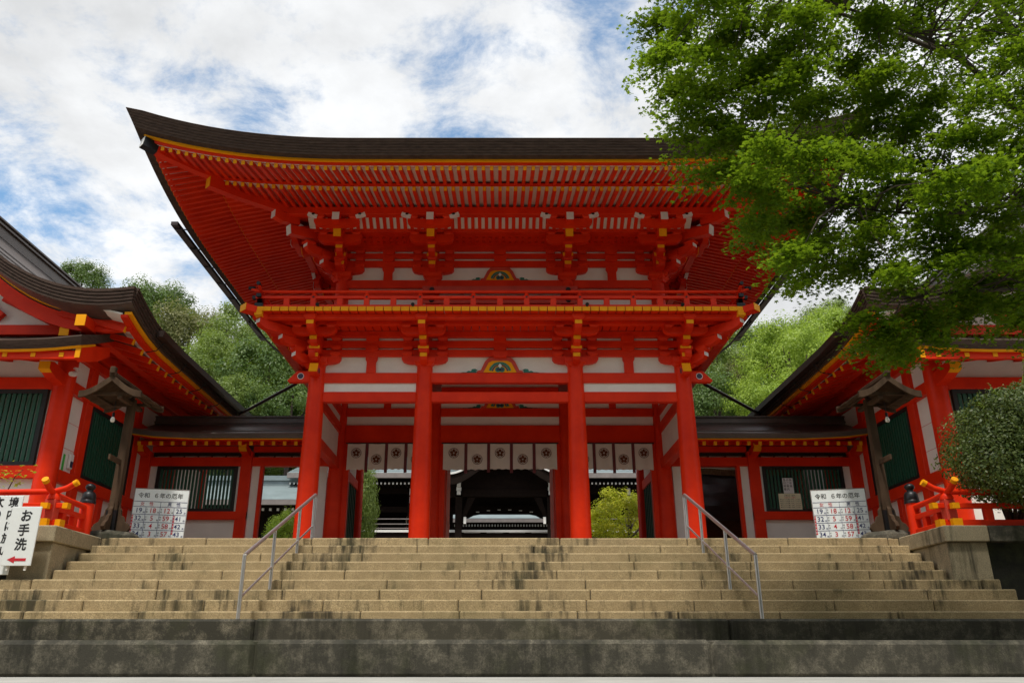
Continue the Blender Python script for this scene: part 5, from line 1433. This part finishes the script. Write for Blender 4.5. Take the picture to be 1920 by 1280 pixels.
for i, (x, y, z, r, k, where) in enumerate(TREES):
    nm, mat, ids = SETS[k]
    zt = terr_z(x, y)
    t = thing('hill_tree', nm + ' ' + where, 'tree', (x, y, zt), 'trees on the hillside behind')
    c = bpy.data.objects.new('crown', CR[ids[i % 2]]); COL.objects.link(c); c.parent = t
    if len(c.data.materials) == 0: c.data.materials.append(None)
    c.material_slots[0].link = 'OBJECT'; c.material_slots[0].material = mat
    c.location = (0, 0, z - zt); c.scale = (r * rs_.uniform(.95, 1.1), r, r * rs_.uniform(.95, 1.15)); c.rotation_euler = (0, 0, rs_.uniform(0, 6.28)); c['kind'] = 'stuff'
    q = bpy.data.objects.new('trunk', TR[i % 2]); COL.objects.link(q); q.parent = t
    hh = (z - zt); q.location = (0, 0, z - zt); q.scale = (r * .8, r * .8, max(hh / 1.88, .3)) if hh > .6 else (r * .8, r * .8, r)
# far wood filling the slope behind the single trees
rs = np.random.RandomState(21); pp = []; nn = []
for _ in range(1100):
    sgn = rs.choice([-1, 1]); x = sgn * rs.uniform(11.5, 46); y = rs.uniform(50, 78)
    z = terr_z(x, y) + rs.uniform(.3, 2.2); rr = rs.uniform(.9, 1.6)
    lim = (.395 if sgn < 0 else .33) * y - 1.9 + (max(0, abs(x) - 16) * .16 if sgn < 0 else max(0, abs(x) - 14) * .12)
    if z + rr > lim: continue
    q = rs.normal(size=(110, 3)); q /= np.linalg.norm(q, axis=1, keepdims=True); q[:, 2] = np.abs(q[:, 2])
    pp.append(np.array([x, y, z]) + q * rr * rs.uniform(.7, 1, (110, 1))); nn.append(q + np.array([0, 0, .4]) + rs.normal(size=(110, 3)) * .4)
me = leaf_cloud('far_wood', np.concatenate(pp), np.concatenate(nn), .26, L_MID, rs)
fw = bpy.data.objects.new('far_wood', me); COL.objects.link(fw); fw['kind'] = 'stuff'; tag(fw, 'dense undergrowth and far foliage covering the slope behind the trees', 'woodland')

# tall woodland round the approach below the stairs (behind the viewer)
rs = np.random.RandomState(23); pp = []; nn = []
for _ in range(900):
    az = math.radians(rs.uniform(97, 263)); rr = rs.uniform(17, 27); x, y = rr * math.sin(az), 3 + rr * math.cos(az)
    z = rs.uniform(-3, 15) ; cr = rs.uniform(1.2, 2.2)
    q = rs.normal(size=(60, 3)); q /= np.linalg.norm(q, axis=1, keepdims=True)
    pp.append(np.array([x, y, z]) + q * cr * rs.uniform(.6, 1, (60, 1))); nn.append(q + rs.normal(size=(60, 3)) * .5)
me = leaf_cloud('approach_wood', np.concatenate(pp), np.concatenate(nn), .75, L_DARK, rs)
fw = bpy.data.objects.new('approach_wood', me); COL.objects.link(fw); fw['kind'] = 'stuff'; tag(fw, 'tall dark woodland standing round the approach at the foot of the stairs', 'woodland')

# shrubs inside the court
def shrub(nm, label, x, y, z0, zc, rx, rz, mat, cid, cat='shrub', group=None):
    t = thing(nm, label, cat, (x, y, z0), group)
    c = bpy.data.objects.new('crown', CR[cid]); COL.objects.link(c); c.parent = t
    if len(c.data.materials) == 0: c.data.materials.append(None)
    c.material_slots[0].link = 'OBJECT'; c.material_slots[0].material = mat; c['kind'] = 'stuff'
    c.location = (0, 0, zc - z0); c.scale = (rx, rx, rz); c.rotation_euler = (0, 0, rs_.uniform(0, 6))
    q = bpy.data.objects.new('trunk', TR[0]); COL.objects.link(q); q.parent = t; q.location = (0, 0, zc - z0); q.scale = (rx * .7, rx * .7, max((zc - z0) / 1.88, .2))
shrub('court_tree', 'dense green conifer-like shrub beside the open gate door, under the crest curtain', -6.1, 34, -.01, 3.3, 1.05, 2.4, L_MID, 0, 'tree')
shrub('court_tree', 'yellow-green leafy tree in the court below the crest curtain', 5.3, 33.5, -.01, 3.0, 1.75, 1.35, L_YEL, 3, 'tree')
shrub('court_shrub', 'feathery light green shrub in the corridor passage beside the corner column', -7.95, 31, -.01, 2.0, .9, 1.2, L_LIME, 2)
shrub('court_shrub', 'low lime hedge plant at the bottom of the corridor passage', -9.9, 31, -.01, 1.6, .9, .6, L_LIME, 4)
shrub('court_shrub', 'small yellow-green shrub at the foot of the dark hall post', 2.7, 34, -.01, 2.0, .5, .5, L_YEL, 4)

# ================================================================== clipped bush beside the railing
rs = np.random.RandomState(31)
t = thing('clipped_bush', 'dense clipped azalea bush with small glossy leaves hanging over the red railing', 'bush', (8.9, 13.9, 0))
pp = []; nn = []
lobes = [(8.9, 13.9, 1.35, 1.05), (8.45, 13.55, 1.0, .72), (9.3, 13.4, 1.7, .85), (9.7, 14.0, 1.9, .9), (8.75, 13.3, .75, .55), (9.5, 13.25, .95, .75), (8.9, 13.7, 1.85, .65), (10.1, 13.6, 1.3, 1.0)]
for (cx, cy, cz, rr) in lobes:
    n_ = int(9500 * rr * rr)
    q = rs.normal(size=(n_, 3)); q /= np.linalg.norm(q, axis=1, keepdims=True)
    b_ = 1 + .10 * np.sin(q[:, 0:1] * 7 + cx * 3) * np.cos(q[:, 2:3] * 8 + cy)
    pp.append(np.array([cx, cy, cz]) + q * rr * b_ * rs.uniform(.68, 1.04, (n_, 1)) * np.array([1, 1, .92])); nn.append(q + rs.normal(size=(n_, 3)) * .55 + np.array([0, 0, .25]))
A_ = np.concatenate(pp); B_ = np.concatenate(nn)
me = leaf_cloud('foliage', A_ - np.array([8.9, 13.9, 0]), B_, .062, L_BUSH, rs)
c = bpy.data.objects.new('foliage', me); COL.objects.link(c); c.parent = t; c['kind'] = 'stuff'
m = MB()
for k in range(7):
    a = k * .9; m.tube([(8.9 + .05 * math.cos(a), 14.1, -.05), (8.9 + .25 * math.cos(a), 13.95 + .1 * math.sin(a), .5), (8.9 + .6 * math.cos(a), 13.8 + .35 * math.sin(a), 1.3)], [.04, .03, .012], 6)
ob('stems', m, BARKT, t)
m = MB(); sh = []; shn = []
for (x, y, z, h) in ((8.75, 13.4, 2.0, .45), (9.1, 13.3, 2.35, .5), (9.35, 13.2, 2.35, .55), (8.5, 13.45, 1.75, .35)):
    tip = (x + rs.uniform(-.2, .2), y, z + h); m.tube([(x, y, z - .3), (x, y, z), tip], [.006, .005, .003], 5)
    for k in range(14):
        f = k / 13; sh.append([x + (tip[0] - x) * f, y + rs.uniform(-.03, .03), z + h * f]); shn.append(rs.normal(size=3) + np.array([0, -.5, .6]))
ob('new_shoots', m, BARKT, t)
me = leaf_cloud('shoot_leaves', np.array(sh) - np.array([8.9, 13.9, 0]), np.array(shn), .075, L_LIME, rs)
c = bpy.data.objects.new('shoot_leaves', me); COL.objects.link(c); c.parent = t; c['kind'] = 'stuff'
# young sprig beside the big sign
t = thing('maple_sprig', 'yellow-green sprig of leaves above the larger white sign', 'plant', (-9.0, 14.6, 0))
m = MB().tube([(-9.0, 14.6, 0), (-8.95, 14.5, .6), (-8.75, 14.4, 1.0), (-8.6, 14.35, 1.12)], [.015, .012, .008, .004], 6); m.tube([(-8.95, 14.5, .6), (-8.7, 14.4, .75)], [.008, .004], 5)
ob('stem', m, BARKT, t)
n_ = 70; f = rs.uniform(0, 1, (n_, 1)); A_ = np.array([-9.1, 14.5, .95]) + f * np.array([.55, -.1, .15]) + rs.normal(size=(n_, 3)) * np.array([.12, .08, .09])
me = leaf_cloud('leaves', A_ - np.array([-9.0, 14.6, 0]), rs.normal(size=(n_, 3)) * .4 + np.array([0, 0, 1]), .075, L_YEL, rs, 'maple')
c = bpy.data.objects.new('leaves', me); COL.objects.link(c); c.parent = t; c['kind'] = 'stuff'

# ================================================================== the big maple
rs = np.random.RandomState(41)
MB0 = np.array([8.4, 9.3, -1.57])
t = thing('maple_tree', 'large green maple with star-shaped leaves reaching over the stairs before the gate roof', 'tree', tuple(MB0))
PADS = [(3.18,8.3,7.10,0),(2.65,8.3,7.44,0),(6.93,8.7,6.46,0),(3.06,7.5,5.67,0),(3.57,9.2,3.63,0),(5.15,7.7,3.47,0),(5.73,9.8,8.87,0),(6.68,8.4,3.92,0),(4.79,7.7,3.94,0),(5.86,8.7,5.95,0),(5.41,10.0,6.53,0),(2.49,7.8,4.16,0),(3.90,9.7,4.46,0),(2.15,7.8,6.94,0),(2.78,7.7,4.68,0),(7.53,9.8,5.79,0),(4.56,8.3,6.76,0),(3.46,7.5,4.78,0),(2.68,7.4,6.41,0),(5.71,10.0,7.43,0),(2.96,7.8,5.75,0),(6.62,7.3,5.75,0),(7.35,9.7,9.23,0),(6.69,7.2,5.05,0),(9.46,9.7,9.50,0),(6.52,8.7,4.41,0),(5.90,9.6,4.96,0),(5.64,8.2,6.69,0),(5.33,7.2,3.04,0),(3.68,8.6,6.22,0),(8.14,9.7,8.94,0),(3.15,9.5,6.51,0),(2.82,8.6,6.98,0),(5.31,9.2,4.68,0),(5.44,7.4,5.91,0),(3.57,8.2,3.33,0),(4.54,9.5,5.60,0),(2.81,7.2,3.75,0),(1.97,7.8,5.33,0),(6.48,7.9,6.24,0),(4.58,7.5,5.76,0),(6.35,9.1,4.07,0),(7.27,8.3,5.79,0),(3.57,8.4,4.84,0),(2.87,8.5,3.72,0),(7.30,9.5,7.58,0),(8.06,9.0,6.02,0),(4.45,9.2,8.27,0),(4.73,8.9,4.00,0),(2.77,9.7,6.12,0),(5.88,8.4,7.77,0),(5.43,7.7,3.93,0),(4.26,10.0,5.50,0),(2.99,9.6,7.07,0),(6.42,10.0,6.31,0),(5.50,9.3,5.76,0),(5.79,8.9,6.94,0),(5.43,8.9,3.60,0),(6.81,8.4,7.96,0),(2.39,7.5,3.59,0),(9.06,9.8,8.99,0),(4.50,7.4,4.87,0),(8.25,9.8,7.68,0),(3.22,8.4,3.87,0),(2.76,7.5,2.85,0),(4.19,8.2,5.32,0),(4.43,8.7,3.14,0),(3.43,8.1,2.70,0),(4.17,8.4,6.03,0),(5.63,7.4,4.75,0),(3.97,9.3,4.58,0),(3.37,9.9,9.71,0),(6.55,9.4,7.13,0),(3.84,9.7,3.23,0),(2.93,8.3,4.00,0),(7.22,7.6,6.30,0),(7.34,8.8,5.32,0),(3.52,8.3,7.97,0),(5.18,8.1,7.10,0),(5.63,7.3,4.31,0),(2.36,8.2,6.41,0),(4.99,8.9,3.61,0),(7.65,8.6,8.04,0),(4.69,9.9,5.10,0),(4.41,9.0,4.85,0),(4.13,8.6,3.34,0),(1.98,7.6,6.05,0),(8.34,9.9,5.09,0),(3.05,8.3,5.75,0),(7.22,8.1,4.30,0),(4.06,8.9,7.49,0),(4.64,7.8,7.34,0),(7.25,8.9,6.21,0),(6.48,8.6,6.25,0),(4.54,8.3,4.54,0),(6.10,8.6,5.20,0),(6.82,8.0,5.15,0),(4.63,7.8,3.18,0),(4.55,9.7,7.82,0),(6.19,9.5,4.12,0),(6.87,9.8,6.67,0),(4.59,8.5,6.33,0),(6.88,8.3,4.36,0),(3.71,7.4,6.81,0),(4.78,9.0,7.97,0),(2.27,8.7,5.77,0),(4.62,9.1,7.59,0),(6.67,7.6,4.23,0),(3.46,7.8,2.30,0),(2.05,7.4,3.73,0),(3.80,8.9,7.95,0),(7.51,8.7,7.26,0),(3.30,8.1,5.40,0),(4.82,7.2,6.62,0),(4.71,8.7,8.28,0),(6.12,9.0,7.97,0),(6.17,9.3,5.36,0),(5.47,9.3,5.29,0),(5.70,7.9,6.76,0),(4.54,8.9,4.42,0),(7.80,8.3,6.61,0),(6.53,8.2,7.24,0),(7.26,8.2,6.13,0),(9.34,9.5,8.78,0),(2.76,9.4,9.27,0),(2.87,9.6,8.34,0),(5.55,8.8,5.86,0),(3.70,9.3,5.87,0),(8.26,9.1,5.73,0),(6.80,8.4,5.23,0),(5.26,9.0,6.03,0),(6.54,9.2,4.70,0),(3.83,7.8,3.26,0),(7.97,8.5,8.09,0),(3.96,9.1,5.82,0),(6.47,7.5,7.05,0),(3.51,7.7,7.00,0),(4.24,7.8,2.60,0),(5.14,8.9,6.93,0),(3.48,9.4,3.29,0),(4.73,6.9,2.94,0),(2.66,6.6,2.61,0),(2.91,7.1,5.19,0),(5.13,7.6,4.17,0),(6.29,6.8,5.70,0),(3.73,7.1,5.56,0),(2.24,7.0,4.14,0),(2.82,6.7,1.59,0),(4.38,7.5,3.88,0),(5.78,7.4,3.97,0),(6.26,6.9,4.44,0),(5.28,6.7,4.88,0),(2.27,7.9,3.80,0),(3.56,6.7,5.68,0),(3.11,7.8,3.97,0),(6.41,7.6,5.37,0),(2.97,6.5,2.49,0),(5.40,6.9,2.84,0),(4.07,7.5,4.48,0),(6.64,7.9,3.66,0),(2.49,6.6,5.35,0),(3.14,7.5,4.56,0),(6.74,7.2,6.71,0),(4.44,6.4,4.81,0),(4.80,6.6,2.43,0),(3.24,6.8,4.46,0),(4.45,7.4,3.39,0),(5.15,7.4,5.29,0),(4.19,6.6,2.27,0),(5.94,6.9,5.39,0),(4.39,6.6,6.00,0),(4.05,6.8,5.24,0),(4.17,7.1,4.72,0),(7.42,7.4,6.89,0),(2.74,7.3,2.67,0),(2.04,7.1,4.63,0),(2.56,7.4,3.34,0),(7.05,8.0,4.29,0),(3.63,7.4,3.86,0),(3.93,7.9,2.84,0),(5.13,7.1,6.23,0),(2.21,7.9,4.36,0),(4.28,7.7,2.86,0),(5.45,6.7,3.13,0),(4.18,7.1,4.01,0),(2.23,6.5,4.52,0),(6.68,7.5,5.66,0),(5.23,6.9,4.48,0),(6.52,7.8,4.50,0),(2.24,7.7,5.96,0),(2.38,7.3,2.86,0),(5.48,6.5,3.86,0),(3.47,7.9,2.75,0),(3.25,6.9,3.92,0),(4.82,7.0,4.16,0),(2.97,7.9,5.31,0),(6.18,7.5,6.80,0),(4.26,7.9,3.83,0),(3.05,6.6,5.31,0),(4.70,7.4,5.56,0),(2.86,6.8,6.17,0),(4.55,6.9,5.75,0),(2.04,6.4,5.27,0),(2.27,6.7,6.04,0),(4.07,7.4,5.45,0),(4.81,6.7,3.27,0),(7.10,7.4,6.03,0),(5.12,7.8,5.25,0),(3.21,6.8,6.00,0),(2.89,7.8,4.34,0),(3.88,6.6,5.98,0),(2.93,7.8,2.50,0),(5.95,8.0,3.83,0),(5.78,6.6,5.93,0),(2.07,7.4,6.89,0),(5.15,6.6,5.25,0),(5.23,6.7,3.91,0),(6.45,6.8,4.84,0),(3.66,6.9,2.69,0),(1.74,6.7,3.90,0),(5.36,7.4,2.96,1),(4.30,8.4,2.44,1),(6.05,8.6,2.85,1),(7.00,9.4,3.28,1),(3.60,8.7,2.57,1),(4.64,7.6,2.23,1),(5.62,8.5,3.01,1),(5.19,7.6,2.96,1),(6.29,8.4,3.22,1),(4.51,7.6,2.41,1),(7.53,9.3,4.53,1),(5.53,9.3,3.90,1),(4.49,7.5,1.81,1),(8.13,9.3,4.59,1),(6.60,9.1,2.77,1),(4.30,8.3,2.12,1),(4.74,7.6,2.00,1),(6.07,7.8,3.24,1),(7.65,9.1,3.78,1),(5.39,9.4,3.13,1),(7.18,9.1,3.60,1),(3.95,7.6,2.33,1),(6.03,9.2,3.68,1),(4.21,9.0,3.04,1),(5.96,7.7,2.47,1),(5.12,7.5,2.03,1),(5.52,7.1,1.77,1),(4.55,8.3,1.92,1),(4.18,9.1,2.65,1),(6.65,9.1,3.34,1),(6.27,7.5,3.09,1),(4.47,7.1,2.52,1),(6.12,8.5,3.32,1),(5.24,9.4,3.73,1),(5.59,8.9,3.15,1),(7.28,8.9,3.31,1),(5.22,7.6,2.50,1),(4.20,8.6,2.41,1),(4.60,8.4,2.75,1),(3.94,7.2,1.66,1),(4.76,7.3,1.76,1),(6.73,9.0,3.91,1),(5.82,7.3,2.11,1),(3.44,8.0,1.99,1),(6.27,7.8,3.07,1),(5.96,9.1,2.99,1),(4.77,7.3,2.77,1),(4.10,9.2,2.91,1),(6.24,9.0,2.56,1),(4.10,7.8,1.26,2),(5.49,8.6,1.82,2),(6.40,9.4,2.51,2),(6.89,9.1,2.45,2),(6.66,8.9,1.96,2),(5.18,8.7,1.79,2),(4.56,8.1,1.37,2),(6.69,9.4,2.63,2),(6.81,9.2,1.81,2),(6.51,9.2,1.95,2),(4.61,8.1,1.60,2),(6.09,9.3,2.47,2),(3.87,7.8,1.38,2),(5.52,7.6,1.59,2),(6.13,9.2,2.15,2),(6.20,8.0,2.16,2),(5.63,8.0,1.67,2),(4.66,8.8,1.43,2),(4.73,9.5,1.76,2),(5.16,8.3,1.85,2)]
for _ in range(34): PADS.append((rs.uniform(6.8, 10.2), rs.uniform(7.5, 11.5), rs.uniform(2.6, 8.5), 0))
limbs = [[(8.4, 9.3, -1.6), (8.3, 9.2, .2), (8.0, 9.0, 1.8), (7.6, 8.8, 2.9)],
         [(7.6, 8.8, 2.9), (6.6, 8.7, 3.4), (5.4, 8.6, 3.65), (4.4, 8.5, 3.75), (3.5, 8.4, 3.9), (2.7, 8.3, 4.2)],
         [(7.6, 8.8, 2.9), (6.9, 8.6, 4.2), (6.0, 8.4, 5.2), (4.9, 8.4, 5.8), (3.6, 8.5, 6.5), (2.6, 8.7, 7.0)],
         [(8.0, 9.0, 1.8), (7.0, 8.7, 2.1), (6.2, 8.5, 2.0), (5.3, 8.3, 1.9), (4.5, 8.2, 1.75)],
         [(7.6, 8.8, 2.9), (7.4, 8.8, 4.8), (7.0, 8.9, 6.6), (6.2, 9.0, 8.0), (5.0, 9.2, 9.0)],
         [(6.6, 8.7, 3.4), (5.8, 8.2, 2.9), (5.0, 8.0, 2.7), (4.2, 7.9, 2.7), (3.6, 7.8, 2.8)],
         [(6.0, 8.4, 5.2), (5.2, 7.8, 5.0), (4.3, 7.4, 5.0), (3.4, 7.2, 5.2), (2.4, 7.2, 5.5)]]
radii = [(.24, .21, .18, .14), (.07, .05, .036, .026, .018, .010), (.07, .05, .036, .026, .018, .010), (.05, .036, .026, .018, .010), (.09, .07, .05, .035, .02), (.035, .025, .018, .012, .008), (.035, .025, .018, .012, .008)]
tk = MB().tube(limbs[0], radii[0], 12); ob('trunk', tk, BARKT, t, smooth=True)
nodes = []
for L, r_ in zip(limbs[1:], radii[1:]):
    ob('limb', MB().tube(L, r_, 9), BARKT, t, smooth=True)
    for a, b in zip(L[:-1], L[1:]):
        for f in (0, .33, .66): nodes.append(Vector(a).lerp(Vector(b), f))
tw = MB(); lp = []; ln = []
for (px, py, pz, kd) in PADS:
    c = Vector((px, py, pz)); nd = min(nodes, key=lambda q: (q - c).length)
    mid = nd.lerp(c, .55) + Vector((rs.uniform(-.08, .08), rs.uniform(-.08, .08), .10))
    tw.tube([nd, mid, c], [.014, .009, .003], 5)
    n_ = {0: 700, 1: 520, 2: 800}[kd]; rr = {0: .42, 1: .40, 2: .40}[kd]
    if px > 4.8 and kd == 0: n_ = int(n_ * .5)
    # a pad is a few drooping sprays
    dirv = np.array((c - nd).normalized()) if (c - nd).length > .01 else np.array([1, 0, 0])
    for sp in range(6):
        a = rs.uniform(0, 6.28); L = rs.uniform(.5, 1.1) * rr
        e = np.array([math.cos(a), math.sin(a), -.25]) + dirv * .6; e /= np.linalg.norm(e)
        m_ = n_ // 6; f = rs.uniform(0, 1, (m_, 1)) ** .8
        pts = np.array([px, py, pz]) + e * L * f * 1.15 + rs.normal(size=(m_, 3)) * np.array([.085, .085, .035]) + np.array([0, 0, -.06]) * f * f
        lp.append(pts); ln.append(rs.normal(size=(m_, 3)) * .42 + np.array([0, -.12, 1.0]))
        p1 = np.array([px, py, pz]) + e * L
        tw.tube([c, tuple(p1)], [.004, .0018], 4)
ob('twigs', tw, BARKT, t)['kind'] = 'stuff'
A_ = np.concatenate(lp); B_ = np.concatenate(ln)
me = leaf_cloud('foliage', A_ - MB0, B_, .060, L_MAPLE, rs, 'maple')
c = bpy.data.objects.new('foliage', me); COL.objects.link(c); c.parent = t; c['kind'] = 'stuff'
